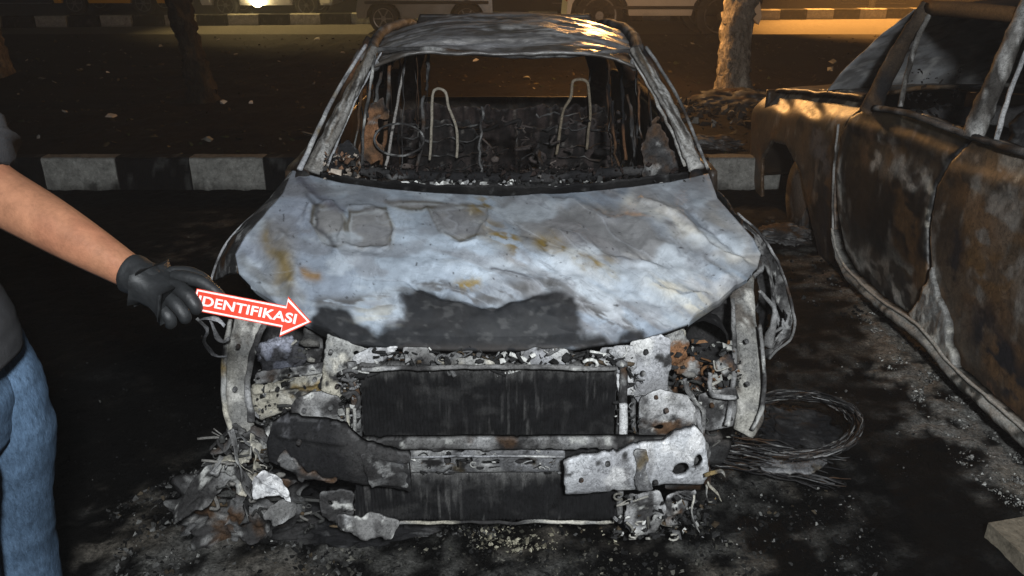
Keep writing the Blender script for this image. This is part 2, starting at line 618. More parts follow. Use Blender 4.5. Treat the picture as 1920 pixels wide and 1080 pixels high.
def chips(name, centres, sizes, cols, mat, parent=None, flat=.45, kind='stuff', label=None, seed=1, lump=.5):
    """many small angular fragments joined into one mesh"""
    rng = np.random.default_rng(seed)
    n = len(centres)
    base = np.array([(-1, -1, -1), (1, -1, -1), (1, 1, -1), (-1, 1, -1), (-.7, -.7, 1), (.7, -.7, 1), (.7, .7, 1), (-.7, .7, 1)], float) * .5
    V = np.tile(base, (n, 1, 1)) * (1 + (rng.random((n, 8, 3)) - .5) * 1.3)
    V[:, :, 2] *= flat * (.4 + rng.random((n, 1)) * 1.2)
    V[:, :, 0] *= .6 + rng.random((n, 1)) * 1.3
    V *= np.asarray(sizes)[:, None, None]
    a, b, c = rng.random(n) * 6.283, (rng.random(n) - .5) * lump * 2.4, (rng.random(n) - .5) * lump * 2.4

    def rot(V, t, i, j):
        ct, st = np.cos(t)[:, None], np.sin(t)[:, None]
        x, y = V[:, :, i].copy(), V[:, :, j].copy()
        V[:, :, i] = x * ct - y * st
        V[:, :, j] = x * st + y * ct
    rot(V, b, 1, 2)
    rot(V, c, 0, 2)
    rot(V, a, 0, 1)
    V += np.asarray(centres)[:, None, :]
    fb = np.array([(0, 3, 2, 1), (4, 5, 6, 7), (0, 1, 5, 4), (1, 2, 6, 5), (2, 3, 7, 6), (3, 0, 4, 7)])
    F = (fb[None] + (np.arange(n) * 8)[:, None, None]).reshape(-1, 4)
    cc = np.repeat(np.asarray(cols), 8, axis=0)
    o = link(name, V.reshape(-1, 3), F, mat, parent, cc, smooth=False, kind=kind, label=label)
    return o


def pick_cols(n, palette, rng):
    cs = np.array([c for c, w in palette])
    w = np.array([w for c, w in palette], float)
    k = rng.choice(len(cs), n, p=w / w.sum())
    return cs[k] * (.6 + rng.random((n, 1)) * .8)


# ================================================================== THE SETTING
KERB_Y, VERGE_Z = 5.86, 0.19


def ground_h(x, y):
    P = np.stack([x, y, np.zeros_like(x)], 1)
    v = sstep(KERB_Y + .10, KERB_Y + .16, y) * (1 - sstep(15.6, 15.9, y)) * VERGE_Z
    lump = (fbm(P, 2.2, 3, 4) - .5) * .10 * sstep(KERB_Y + .3, 7, y) * (1 - sstep(14, 15.5, y))
    fine = (fbm(P, 14, 8, 4) - .5) * .022 + (fbm(P, 45, 18, 3) - .5) * .012
    fine = fine * (1 - sstep(6, 8, np.abs(x))) * (1 - sstep(15, 16, y))
    return v + lump + fine - .006


ASHMAP = [  # scorched-ash areas on the tarmac: outline, strength
    ([(180, 960), (330, 900), (560, 930), (640, 1080), (240, 1080)], .55),
    ([(620, 990), (1330, 960), (1420, 1080), (620, 1080)], .42),
    ([(1340, 800), (1600, 850), (1560, 1080), (1340, 1080)], .35),
    ([(1640, 530), (1710, 600), (1940, 830), (1940, 930), (1830, 850), (1700, 680)], 1.6),
    ([(1430, 410), (1560, 430), (1600, 520), (1660, 600), (1560, 560)], .5),
    ([(1430, 640), (1620, 640), (1600, 720), (1420, 700)], .3),
    ([(380, 400), (440, 410), (440, 470), (300, 480)], .25),
]


def build_ground():
    xs = np.concatenate([[-160, -60, -25, -14, -9, -6.5, -5], np.arange(-4.2, 3.6, .022), [3.8, 4.2, 5, 6, 7, 8.5, 10, 13, 18, 30, 60, 160]])
    ys = np.concatenate([[-60, -20, -8, -3, -1, 0, .5], np.arange(.8, 6.2, .018), np.arange(6.2, 11, .06), np.arange(11, 15.5, .16), [15.6, 15.7, 15.8, 15.9, 16, 18, 20, 25, 35, 60, 120, 260]])
    gx, gy = np.meshgrid(xs, ys)
    x, y = gx.ravel(), gy.ravel()
    z = ground_h(x, y)
    P = np.stack([x, y, np.zeros_like(x)], 1)
    ash = np.zeros(len(x))
    wx, wy = x + (fbm(P, 5, 61, 4) - .5) * .5, y + (fbm(P, 5, 62, 4) - .5) * .5
    for poly, s in ASHMAP:
        p2 = [tuple(at(a, b, Z=0).xy) for a, b in poly]
        ins = in_poly(wx, wy, p2)
        dd = seg_dist(wx, wy, p2 + [p2[0]])
        m = np.where(ins, 1, np.exp(-(dd / .12) ** 2)) * s
        ash = np.maximum(ash, m)
    n = fbm(P, 16, 70, 5)
    n2 = fbm(P, (6, 9, 1), 75, 4)
    k = np.clip(ash, 0, 1) * sstep(.50, .66, n * .6 + n2 * .4 + ash * .09) * (1 + .15 * sstep(1, 2, ash)) + .05 * sstep(.54, .70, n) * sstep(.45, .6, n2)
    base = np.array([.010, .0098, .0095])
    col = base * .22 + k[:, None] * np.array([.12, .118, .11])
    br = sstep(.5, .7, fbm(P, 4, 90, 4))[:, None] * .4
    col = col * (1 - br) + col * br * np.array([1.2, .95, .7])
    verge = sstep(KERB_Y + .1, KERB_Y + .2, y)[:, None] * (1 - sstep(15.6, 15.9, y))[:, None]
    soil = np.array([.0062, .0043, .0027]) * (.35 + 1.5 * fbm(P, 5, 95, 5)[:, None])
    col = col * (1 - verge) + soil * verge
    road = sstep(15.7, 15.95, y)[:, None]
    col = col * (1 - road) + np.array([.06, .057, .052]) * (.7 + .6 * fbm(P, 1.2, 96, 4)[:, None]) * road
    z = z + np.clip(ash, 0, 1) * ((1 - np.abs(2 * fbm(P, 11, 97, 4) - 1) - .7) * .035 + (fbm(P, 30, 98, 3) - .5) * .016)
    nx, ny = len(xs), len(ys)
    idx = np.arange(nx * ny).reshape(ny, nx)
    F = np.stack([idx[:-1, :-1].ravel(), idx[:-1, 1:].ravel(), idx[1:, 1:].ravel(), idx[1:, :-1].ravel()], 1)
    o = link('ground', np.stack([x, y, z], 1), F, M['ground'], None, col)
    tag(o, kind='structure')


build_ground()

# kerb between the car park and the planted verge: one object per stone
kerb = empty('kerb', (0, KERB_Y, 0), 'black and white painted kerb along the edge of the dark planted verge', 'kerb')
del kerb['category']
kerb['kind'] = 'structure'


def kerb_stone(x0, x1, white, y=KERB_Y, h=.24, parent=kerb, w=.15, seed=0, worn=.5):
    g = .006
    nx, nz = 28, 12
    L = x1 - x0 - g
    # front, top and back as one wrapped strip
    prof = [(0, -.05), (0, h * .15), (0, h * .35), (0, h * .55), (0, h * .75), (0, h - .015), (.012, h), (w * .4, h), (w * .8, h), (w, h - .01), (w, -.05)]
    V = []
    for (a, b) in prof:
        for i in range(nx + 1):
            V.append((x0 + g / 2 + L * i / nx, y + a, b))
    V = np.array(V)
    V[:, 1] += (fbm(V, 16, seed + 2, 4) - .5) * .014
    V[:, 2] += np.where(V[:, 2] > h * .6, (fbm(V, 18, seed + 6, 4) - .5) * .014, 0)
    m = nx + 1
    F = [(j * m + i, j * m + i + 1, (j + 1) * m + i + 1, (j + 1) * m + i) for j in range(len(prof) - 1) for i in range(nx)]
    F += [tuple(j * m for j in range(len(prof))), tuple(j * m + nx for j in range(len(prof) - 1, -1, -1))]
    n = fbm(V, 11, seed + 20, 5)
    if white:
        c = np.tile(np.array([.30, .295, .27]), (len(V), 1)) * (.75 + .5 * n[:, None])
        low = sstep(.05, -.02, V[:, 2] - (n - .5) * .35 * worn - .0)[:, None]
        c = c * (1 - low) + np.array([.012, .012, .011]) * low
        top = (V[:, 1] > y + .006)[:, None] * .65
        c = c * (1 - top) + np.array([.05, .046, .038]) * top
    else:
        c = np.tile(np.array([.006, .006, .0065]), (len(V), 1)) * (.5 + n[:, None])
        k = sstep(.62, .70, fbm(V, 14, seed + 33, 4))[:, None] * .35
        c = c * (1 - k) + np.array([.12, .12, .115]) * k
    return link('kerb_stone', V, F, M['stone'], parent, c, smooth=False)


x = -3.5 - .55 * 6
k = 0
while x < .3:
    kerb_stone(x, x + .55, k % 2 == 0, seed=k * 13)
    x += .55
    k += 1
x0 = 1.46 - .55 * 2
for k in range(9):
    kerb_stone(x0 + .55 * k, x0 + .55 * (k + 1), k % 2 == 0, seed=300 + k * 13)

# far carriageway: lane line, median kerb
road_marks = MB()
for i in range(8):
    road_marks.box((-16 + i * 4.6, 27.5, .004), (2.2, .12, .008))
mk = road_marks.build('road_marking', M['stone'], None, col=(.5, .5, .45))
tag(mk, kind='structure')
med = empty('median_kerb', (0, 20.3, 0), 'far black and white kerb along the middle of the lit road', 'kerb')
del med['category']
med['kind'] = 'structure'
for k in range(44):
    kerb_stone(-15 + k * .7, -15 + (k + 1) * .7, k % 2 == 0, y=18.6 + .085 * k, h=.24, parent=med, w=.3, seed=500 + k * 7, worn=0)


# verge: leaf litter and pale specks
def litter():
    rng = np.random.default_rng(5)
    n = 2600
    x = rng.uniform(-8, 9, n)
    y = 6.1 + 9.2 * rng.random(n) ** 1.3
    z = ground_h(x, y) + .006
    s = .012 + .03 * rng.random(n) ** 2
    c = pick_cols(n, [((.03, .022, .012), 6), ((.05, .04, .02), 3), ((.12, .11, .09), .7), ((.015, .02, .008), 3)], rng)
    o = chips('leaf_litter', np.stack([x, y, z], 1), s, c, M['chip'], flat=.2, seed=11)
    n = 46
    x = rng.uniform(-7, 7, n)
    y = rng.uniform(6.2, 15, n)
    o2 = chips('pale_litter', np.stack([x, y, ground_h(x, y) + .015], 1), .035 + .04 * rng.random(n), pick_cols(n, [((.35, .33, .30), 1), ((.2, .19, .16), 1)], rng), M['chip'], flat=.4, seed=12)


litter()


# ------------------------------------------------------------------ trees
def tree(base, lean, r0, hgt, label, colr, seed, flare=1.5, limbs=5, crown=1800):
    t = empty('tree', base, label, 'tree', 'roadside trees on the verge')
    rng = random.Random(seed)
    path, rad = [], []
    for i in range(15):
        f = i / 14
        path.append(Vector(base) + Vector((lean[0] * f + .06 * math.sin(f * 9 + seed), lean[1] * f + .05 * math.cos(f * 7 + seed), hgt * f - .12)))
        rad.append(r0 * (1 + (flare - 1) * max(0, 1 - f * 9) ** 1.5) * (1 - .45 * f) * (1 + .1 * math.sin(f * 23 + seed)))
    V, F = tube_geo(path, rad, 26, .05, seed=seed, sub=7)
    cen = V.copy()
    c = np.tile(np.array(colr), (len(V), 1)) * (.35 + 1.3 * fbm(V, (9, 9, 5), seed + 5, 5)[:, None])
    kk = sstep(.56, .66, fbm(V, (12, 12, 7), seed + 8, 4))[:, None]
    c = c * (1 - kk) + c * 2.1 * kk
    tr = link('trunk', V, F, M['bark'], t, c)
    tips = []
    MBl = []
    for j in range(limbs):
        f = .55 + .42 * j / limbs
        p = path[int(f * 14)]
        a = j * 2.4 + seed
        L = 1.3 + rng.random()
        pts = [p, p + Vector((math.cos(a) * L * .5, math.sin(a) * L * .5, L * .5)), p + Vector((math.cos(a + .3) * L, math.sin(a + .3) * L, L * .8))]
        V, F = tube_geo(pts, [r0 * .4, r0 * .25, r0 * .1], 8, .02, seed=j, sub=4)
        link('limb', V, F, M['bark'], t, np.tile(np.array(colr) * .8, (len(V), 1)))
        tips.append(pts[-1])
    rg = np.random.default_rng(seed)
    cl = [np.array(tuple(p)) + rg.normal(0, .45, 3) for p in tips for _ in range(4)] + [np.array(tuple(path[-1])) + rg.normal(0, .5, 3)]
    ctr = np.array(cl)[rg.integers(0, len(cl), crown)] + rg.normal(0, .38, (crown, 3))
    d1 = rg.normal(0, 1, (crown, 3))
    d1 /= np.linalg.norm(d1, axis=1)[:, None]
    d2 = np.cross(d1, rg.normal(0, 1, (crown, 3)))
    d2 /= np.linalg.norm(d2, axis=1)[:, None]
    s = (.07 + .06 * rg.random(crown))[:, None]
    V = np.stack([ctr - d1 * s, ctr + d2 * s * .4, ctr + d1 * s, ctr - d2 * s * .4], 1).reshape(-1, 3)
    F = np.arange(crown * 4).reshape(-1, 4)
    link('crown', V, F, M['leaf'], t, None, smooth=False)
    return t


tree((2.36, 8.75, VERGE_Z - .02), (.35, .6, 0), .17, 4.6, 'pale barked tree with lumpy trunk standing right of the burnt hatchback', (.15, .13, .105), 3, 1.7)
tree((-3.30, 8.6, VERGE_Z - .02), (-.15, .3, 0), .125, 4.6, 'thin dark tree on the verge above the two white kerb stones', (.016, .013, .009), 8, 1.4)
tree((-6.5, 10.3, VERGE_Z - .02), (-.4, .3, 0), .17, 5.0, 'brown tree with forked roots at the far left of the verge', (.06, .045, .028), 12, 1.7)

# root mound and rubble round the pale tree
mnd = blob('root_mound', (2.4, 8.45, VERGE_Z - .03), (.52, .36, .17), M['burnt'], None, sub=5, amp=.35, nf=3, colors='mottled', dark=.55)
tag(mnd, 'grey rubble covered earth mound at the foot of the pale tree', 'mound')
rng = np.random.default_rng(77)
n = 260
a = rng.random(n) * 6.28
r_ = rng.random(n) ** .5
xx, yy = 2.3 + np.cos(a) * r_ * .85, 7.9 + np.sin(a) * r_ * .9
chips('verge_rubble', np.stack([xx, yy, ground_h(xx, yy) + .02], 1), .02 + .06 * rng.random(n) ** 2, pick_cols(n, [((.16, .155, .14), 2), ((.05, .045, .04), 4), ((.02, .02, .02), 4)], rng), M['chip'], flat=.7, seed=4)


# ------------------------------------------------------------------ vehicles on the road behind
def wheel(c, r, w, parent, spokes=6, axis='Y'):
    o = MB().lathe(c, [(-w / 2, r * .70), (-w / 2, r * .93), (-w / 2 + .02, r), (w / 2 - .02, r), (w / 2, r * .93), (w / 2, r * .70)], axis, 36).build('tyre', M['rubber'], parent, smooth=True)
    m = MB().lathe(c, [(-w / 2 + .005, r * .56), (-w / 2 - .004, r * .70), (w / 2 + .004, r * .70), (w / 2 - .005, r * .56)], axis, 36)
    m.lathe(c, [(-w / 2 - .012, r * .17), (w / 2 + .012, r * .17)], axis, 18)
    for k in range(spokes):
        a = 2 * math.pi * k / spokes
        cx, cz = c[0] + math.cos(a) * r * .38, c[2] + math.sin(a) * r * .38
        m.box((cx, c[1], cz), (r * .50, w * 1.0, r * .10), 0, Matrix.Rotation(-a, 3, 'Y').to_euler())
    m.build('rim', M['rim'], parent, smooth=False)


def car_side(x0, x1, y0, z0, mat, label, kind_van=True, cat='van', facing=1, wheels=(.17, .80), r=.36, width=1.8, name='parked_van', height=2.0, group=None):
    """vehicle seen side-on, x0..x1, near side at y0"""
    L = x1 - x0
    t = empty(name, ((x0 + x1) / 2, y0 + width / 2, 0), label, cat, group)
    bot, belt = z0 + .30, z0 + 1.05

    def X(f):
        return x0 + L * (f if facing > 0 else 1 - f)
    low = [(0.0, bot + .1), (0.01, belt - .15), (.03, belt)]
    if kind_van:
        top = [(.03, belt), (.05, z0 + height - .1), (.10, z0 + height), (.62, z0 + height), (.80, belt + .12), (.97, belt - .12), (1.0, bot + .15), (.99, bot)]
    else:
        top = [(.03, belt - .05), (.18, belt + .02), (.28, z0 + height - .05), (.40, z0 + height), (.58, z0 + height - .02), (.74, belt), (.96, belt - .16), (1.0, bot + .15), (.99, bot)]
    pts = [(0, bot + .1), (.01, belt - .15)] + top
    # underside with wheel arches
    for wf in sorted(wheels, reverse=True):
        for k in range(9):
            a = math.pi * k / 8
            pts.append((wf + math.cos(a) * (r * 1.22) / L, max(bot, z0 + r + math.sin(a) * r * 1.22)))
    pts.append((.01, bot))
    prof = [(X(f), z) for f, z in pts]
    bm = bmesh.new()
    vs = [bm.verts.new((a, y0, b)) for a, b in prof]
    f = bm.faces.new(vs)
    ret = bmesh.ops.extrude_face_region(bm, geom=[f])
    for v in ret['geom']:
        if isinstance(v, bmesh.types.BMVert):
            v.co.y += width
    bmesh.ops.bevel(bm, geom=[e for e in bm.edges if abs(e.verts[0].co.y - e.verts[1].co.y) < .01], offset=.05, segments=2, affect='EDGES', clamp_overlap=True)
    bmesh.ops.triangulate(bm, faces=[f for f in bm.faces if len(f.verts) > 4])
    bmesh.ops.recalc_face_normals(bm, faces=bm.faces)
    bm.verts.index_update()
    link('body', [tuple(v.co) for v in bm.verts], [tuple(v.index for v in f.verts) for f in bm.faces], mat, t, None, smooth=False)
    bm.free()
    for a, b in (((.10, .34), (.06, .30)) if kind_van else ((.24, .40), (.24, .40))), (((.37, .60), (.37, .62)) if kind_van else ((.43, .60), (.43, .66))):
        MB().extr([(X(b[0]), belt + .04), (X(b[1]), belt + .04), (X(a[1]), z0 + height - .16), (X(a[0]), z0 + height - .16)], y0 - .012, y0 + .01).build('window', M['glass'], t)
    for s in (0, 1):
        for wf in wheels:
            wheel((X(wf), y0 + .12 + s * (width - .24), z0 + r), r, .2, t)
    MB().box((X(.995), y0 + .25, z0 + .72), (.06, .3, .14), .02).build('headlight', M['glass'], t)
    MB().box((X(.005), y0 + .2, z0 + .85), (.05, .16, .25), .015).build('tail_light', M['redpaint'], t)
    MB().box((X(.48), y0 - .01, z0 + .62), (L * .9, .03, .06), .01).build('side_moulding', M['rubber'], t)
    return t


# white van: wheel seen at the top of the picture, just left of the pale tree
car_side(1.05, 4.85, 16.4, -.02, M['whitepaint'], 'white van standing on the lit road left of the pale tree', True, 'van', 1, (.17, .79), .47, 1.8, 'parked_van', 2.2)
car_side(-3.25, -.4, 17.6, 0, M['silver'], 'silver car whose glossy rear corner shows just above the burnt roof', False, 'car', -1, (.19, .80), .3, 1.6, 'parked_car', 1.45)
car_side(-12.2, -9.2, 22.6, 0, M['yellow'], 'yellow car on the far road at the top left edge', False, 'car', 1, (.19, .80), .3, 1.6, 'parked_car', 1.45)
ct = car_side(-8.0, -4.6, 21.8, 0, M['whitepaint'], 'pale car with a lit headlamp beyond the median kerb', False, 'car', 1, (.19, .80), .3, 1.6, 'parked_car', 1.45)
MB().lathe((-6.5, 21.70, .42), [(-.03, .10), (.03, .16), (.06, .15)], 'Y', 20).build('headlight', M['lamp_warm'], ct, smooth=True)


def street_lamp(x, y, h, mat, label, dx=-1.0):
    t = empty('street_lamp', (x, y, 0), label, 'street lamp', 'street lamps over the road')
    V, F = tube_geo([(x, y, 0), (x, y, h * .6), (x, y, h), (x + dx * .4, y, h + .35), (x + dx, y, h + .4)], [.09, .07, .05, .04, .035], 12, sub=5)
    link('pole', V, F, M['pole'], t)
    MB().box((x + dx * 1.2, y, h + .42), (.55, .22, .10), .03).build('lamp_head', M['pole'], t)
    MB().box((x + dx * 1.2, y, h + .36), (.42, .16, .03), .01).build('lens', mat, t)


street_lamp(9.4, 22.2, 6.3, M['lamp_sodium'], 'street lamp with orange lens at the right end of the far road')
street_lamp(-7.7, 20.0, 5.3, M['lamp_warm'], 'street lamp with warm white lens at the left end of the far road')

# ================================================================== THE BURNT HATCHBACK IN THE MIDDLE
CX = -.045
car = empty('burnt_car', (CX, 3.5, 0), 'burnt out pale ash covered hatchback facing the camera without bumper or glass', 'car')


# ---- bonnet: chart coordinates follow the panel (s across, t from the screen to the nose)
def curve(pts, t):
    pts = np.array(pts, float)
    d = np.concatenate([[0], np.cumsum(np.hypot(np.diff(pts[:, 0]), np.diff(pts[:, 1])))])
    d /= d[-1]
    # smooth resample
    out = []
    for k in range(3):
        out.append(np.interp(t, d, pts[:, k]))
    return np.stack(out, 1)


REAR = [(548, 318, .935), (590, 330, .93), (640, 342, .925), (720, 353, .925), (820, 361, .925), (940, 366, .925), (1060, 362, .925), (1180, 351, .925), (1260, 341, .93), (1328, 326, .935)]
FRONT = [(572, 590, .70), (600, 622, .685), (650, 642, .675), (760, 652, .672), (920, 656, .672), (1080, 651, .675), (1200, 636, .685), (1290, 606, .70), (1345, 568, .72), (1372, 545, .735)]
LEFT = [(548, 318, .935), (530, 362, .915), (500, 398, .89), (462, 438, .855), (441, 476, .81), (448, 512, .775), (480, 545, .745), (530, 572, .72), (572, 590, .70)]
RIGHT = [(1328, 326, .935), (1345, 372, .915), (1378, 408, .89), (1412, 446, .85), (1427, 474, .815), (1420, 502, .785), (1400, 525, .76), (1372, 545, .735)]

HOOD_CREASE = [  # chart polyline, width, height (m)
    ([(1000, 372), (1100, 392), (1190, 425), (1290, 480), (1370, 530)], 9, .010),
    ([(1200, 385), (1270, 415), (1330, 470), (1415, 500)], 8, .012),
    ([(1280, 395), (1350, 440), (1400, 470)], 7, -.010),
    ([(640, 472), (720, 492), (820, 500), (960, 525), (1080, 545)], 13, .007),
    ([(770, 528), (830, 552), (900, 566), (960, 560), (1020, 540)], 9, -.012),
    ([(900, 480), (1000, 500), (1100, 520), (1230, 560)], 12, -.006),
    ([(590, 392), (585, 420), (605, 455), (640, 472)], 5, .007),
    ([(590, 392), (625, 386), (648, 410), (648, 455)], 4, .006),
    ([(655, 395), (720, 392), (735, 420), (732, 458), (690, 466), (655, 455)], 4, .006),
    ([(800, 395), (830, 435), (860, 450), (905, 440), (912, 395)], 5, .006),
    ([(560, 340), (600, 375), (620, 385)], 8, .010),
    ([(505, 390), (520, 440), (540, 500), (560, 560)], 12, .012),
    ([(470, 430), (480, 480), (520, 540)], 14, -.010),
    ([(1160, 420), (1240, 500), (1350, 560)], 12, -.009),
    ([(1040, 430), (1140, 480), (1240, 500)], 8, .006),
    ([(940, 372), (980, 430), (1040, 470)], 8, -.006),
    ([(1210, 520), (1280, 560), (1340, 560)], 8, .008),
]


def hood_fn(u, v):
    c = lambda P, t: curve(P, t)
    top, bot = c(REAR, u), c(FRONT, u)
    le, ri = c(LEFT, v), c(RIGHT, v)
    U, V = u[:, None], v[:, None]
    p00, p10, p01, p11 = np.array(REAR[0]), np.array(REAR[-1]), np.array(FRONT[0]), np.array(FRONT[-1])
    P = (1 - V) * top + V * bot + (1 - U) * le + U * ri - ((1 - U) * (1 - V) * p00 + U * (1 - V) * p10 + (1 - U) * V * p01 + U * V * p11)
    hood_fn.chart = P[:, :2].copy()
    Z = P[:, 2] + .022 * np.sin(np.pi * np.clip(v, 0, 1)) * (1 - (2 * u - 1) ** 2)
    vv = (P[:, 1] - 540) / FPX
    d = (CAMH - Z) / (SP + vv * CP)
    W3 = np.stack([(P[:, 0] - 960) / FPX * d, d * (CP - vv * SP), Z], 1)
    # creases, buckles
    sx, sy = P[:, 0], P[:, 1]
    q = np.stack([sx / 100, sy / 100, np.zeros_like(sx)], 1)
    wx = sx + (fbm(q, 2.2, 41, 4) - .5) * 40
    wy = sy + (fbm(q, 2.2, 42, 4) - .5) * 40
    h = np.zeros(len(sx))
    for line, w, a in HOOD_CREASE:
        h += a * np.exp(-(seg_dist(wx, wy, line) / w) ** 2)
    edge = np.minimum(np.minimum(u, 1 - u), np.minimum(v, 1 - v))
    q2 = np.stack([sx / 100 + sy / 160, sy / 55 - sx / 260, np.zeros_like(sx)], 1)
    rid = 1 - np.abs(2 * fbm(q2, .75, 44, 3) - 1)
    h += (rid - .72) * .020 * (.35 + .65 * sstep(900, 1100, sx)) + (fbm(q, 1.3, 46, 3) - .5) * .018 + (fbm(q, 7, 47, 3) - .5) * .0014
    h *= .35 + .65 * sstep(0, .05, edge)
    W3[:, 2] += h
    W3[:, 1] -= h * .3
    return W3


BLUE = (.235, .272, .325)
BLUEL = (.31, .36, .415)
TAUPE = (.17, .165, .16)
WARMG = (.30, .285, .26)


def hood_col(A, u, v):
    sx, sy = hood_fn.chart[:, 0], hood_fn.chart[:, 1]
    q = np.stack([sx / 100, sy / 100, np.zeros_like(sx)], 1)
    wx = sx + (fbm(q, 2, 51, 4) - .5) * 50
    wy = sy + (fbm(q, 2, 52, 4) - .5) * 36
    qs = np.stack([sx / 130 + sy / 130, (sy - 60 * np.sin(sx / 190)) / 30 - sx / 85, np.zeros_like(sx)], 1)   # oblique flow lines
    flow = fbm(qs, 1.0, 53, 5)
    fine = fbm(qs, 3.2, 54, 4)
    col = np.tile(np.array(BLUE), (len(sx), 1))

    def lay(c, m):
        nonlocal col
        m = np.clip(m, 0, 1)[:, None]
        col = col * (1 - m) + np.array(c) * m

    def P(poly, soft, x=None, y=None):
        x = wx if x is None else x
        y = wy if y is None else y
        i = in_poly(x, y, poly)
        d = seg_dist(x, y, poly + [poly[0]])
        return sstep(-soft, soft, np.where(i, d, -d))

    def L(line, w, x=None, y=None):
        return np.exp(-(seg_dist(wx if x is None else x, wy if y is None else y, line) / w) ** 2)
    lay(BLUEL, sstep(.44, .62, fbm(q, .7, 56, 3)) * .7)
    lay((.43, .50, .58), L([(740, 400), (760, 440), (860, 480), (1000, 500), (1120, 560), (1180, 600)], 32) * .75)
    lay((.33, .36, .43), L([(450, 470), (560, 400), (560, 345)], 40) * .6)
    # right half: taupe scorched patches and cream flow
    right = sstep(930, 1010, wx)
    lay(TAUPE, P([(940, 372), (1150, 380), (1200, 410), (1260, 440), (1300, 480), (1330, 520), (1180, 480), (1050, 470), (990, 440)], 14) * .85)
    lay(TAUPE, P([(1090, 385), (1330, 380), (1370, 440), (1410, 480), (1340, 470), (1230, 410)], 16) * (.25 + .6 * sstep(.45, .58, flow)))
    lay((.52, .50, .45), L([(1190, 385), (1260, 410), (1310, 450), (1360, 480), (1415, 490)], 15) * .9)
    lay((.50, .48, .42), L([(1230, 530), (1290, 560), (1350, 570)], 26) * (.4 + .8 * sstep(.42, .56, fine)))
    lay((.44, .43, .42), right * sstep(.50, .66, flow) * .5)
    lay((.15, .145, .14), right * sstep(.58, .70, fbm(qs, .9, 68, 4)) * .5)
    lay(WARMG, L([(1330, 340), (1350, 400), (1400, 450)], 22) * .6)
    # the burnt-off paint islands left of centre
    for poly in ([(588, 392), (622, 388), (650, 415), (648, 460), (628, 470), (600, 445), (582, 420)],
                 [(655, 396), (722, 392), (735, 425), (732, 458), (680, 466), (653, 455)],
                 [(720, 382), (780, 376), (850, 380), (830, 392), (760, 392)],
                 [(802, 392), (850, 380), (915, 388), (908, 440), (860, 450), (825, 435)]):
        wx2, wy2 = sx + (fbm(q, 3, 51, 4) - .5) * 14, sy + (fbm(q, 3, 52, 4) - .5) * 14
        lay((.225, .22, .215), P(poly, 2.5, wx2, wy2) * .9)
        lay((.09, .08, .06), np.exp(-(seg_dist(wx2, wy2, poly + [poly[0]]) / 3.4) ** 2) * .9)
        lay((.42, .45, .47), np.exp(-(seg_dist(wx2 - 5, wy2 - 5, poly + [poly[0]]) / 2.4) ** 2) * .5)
    # ochre and rust stains
    och = (.19, .135, .045)
    lay(och, L([(905, 385), (925, 420), (965, 458)], 24) * sstep(.38, .55, fine) * 1.0)
    lay((.50, .46, .36), L([(890, 400), (920, 430)], 8) * sstep(.5, .6, fbm(q, 12, 60, 3)))
    lay(och, L([(1035, 452), (1080, 480), (1145, 505)], 18) * (.5 + .7 * sstep(.4, .55, fine)))
    lay(och, L([(508, 440), (520, 480), (528, 525)], 22) * .9)
    lay((.25, .15, .06), L([(575, 512), (605, 515)], 12) * .9)
    lay((.24, .17, .05), L([(858, 535), (885, 530)], 11) * sstep(.35, .55, fbm(q, 14, 61, 4)))
    lay((.18, .17, .14), L([(460, 490), (500, 540), (560, 560)], 12) * .5)
    lay((.20, .195, .20), sstep(.56, .70, fbm(qs, .8, 62, 4)) * .6)
    lay((.43, .48, .53), sstep(.50, .64, fbm(q, (1.1, 2.2, 1), 65, 4)) * .6)
    lay((.19, .195, .21), sstep(.54, .66, fbm(q, (1.3, 2.4, 1), 165, 4)) * .55)
    lay((.045, .045, .05), L([(575, 375), (600, 392), (590, 430), (640, 470)], 4.5) * .7)
    lay((.06, .06, .07), L([(925, 498), (950, 510), (985, 512)], 4) * .7)
    lay((.09, .09, .12), L([(560, 340), (600, 375), (630, 388)], 8) * .65)
    # soot on the nose
    soot = P([(757, 605), (757, 548), (782, 530), (830, 550), (880, 566), (930, 570), (985, 548), (1030, 540), (1075, 560), (1092, 600), (1090, 628), (1140, 638), (1205, 622), (1215, 645), (920, 670), (700, 668), (600, 645), (578, 605), (598, 578), (640, 575), (670, 600), (705, 622)], 9, sx + (fbm(q, 4, 51, 6) - .5) * 30, sy + (fbm(q, 4, 52, 6) - .5) * 24)
    sc = np.array([.010, .0098, .0105])[None] * (.35 + 1.5 * fbm(q, 9, 63, 5)[:, None])
    col = col * (1 - soot[:, None] * .97) + sc * soot[:, None] * .97
    lay((.05, .045, .042), np.exp(-((656 - sy) / 10) ** 2) * sstep(.35, .5, fine) * .7)
    lay(CREAM, P([(672, 560), (745, 556), (752, 600), (700, 615), (668, 600)], 12) * sstep(.35, .6, fine) * .45)
    halo = np.exp(-(seg_dist(sx, sy, [(600, 570), (740, 560), (790, 522), (890, 560), (1030, 530), (1100, 580), (1180, 620)]) / 14) ** 2) * sstep(.42, .6, fine) * (1 - soot)
    lay((.08, .078, .078), halo * .95)
    det = fbm(q, (7, 9, 1), 166, 5)
    col = col * (1 + (1 - soot[:, None]) * np.clip((det[:, None] - .5) * .4, -.1, .1))
    lay((.10, .10, .10), soot * sstep(.60, .75, fbm(q, (5, 8, 1), 167, 5)) * .35)
    lay((.10, .10, .115), (1 - soot) * np.exp(-((fbm(qs, .55, 168, 4) - .5) / .006) ** 2) * .42 * sstep(.4, .6, fbm(q, 1.5, 170, 3)))
    lay((.46, .49, .53), (1 - soot) * np.exp(-((fbm(qs, .55, 168, 4) - .525) / .012) ** 2) * .22)
    sp = sstep(.93, .97, vnoise(q * 16, 66))
    lay((.03, .03, .03), sp * .8)
    return col


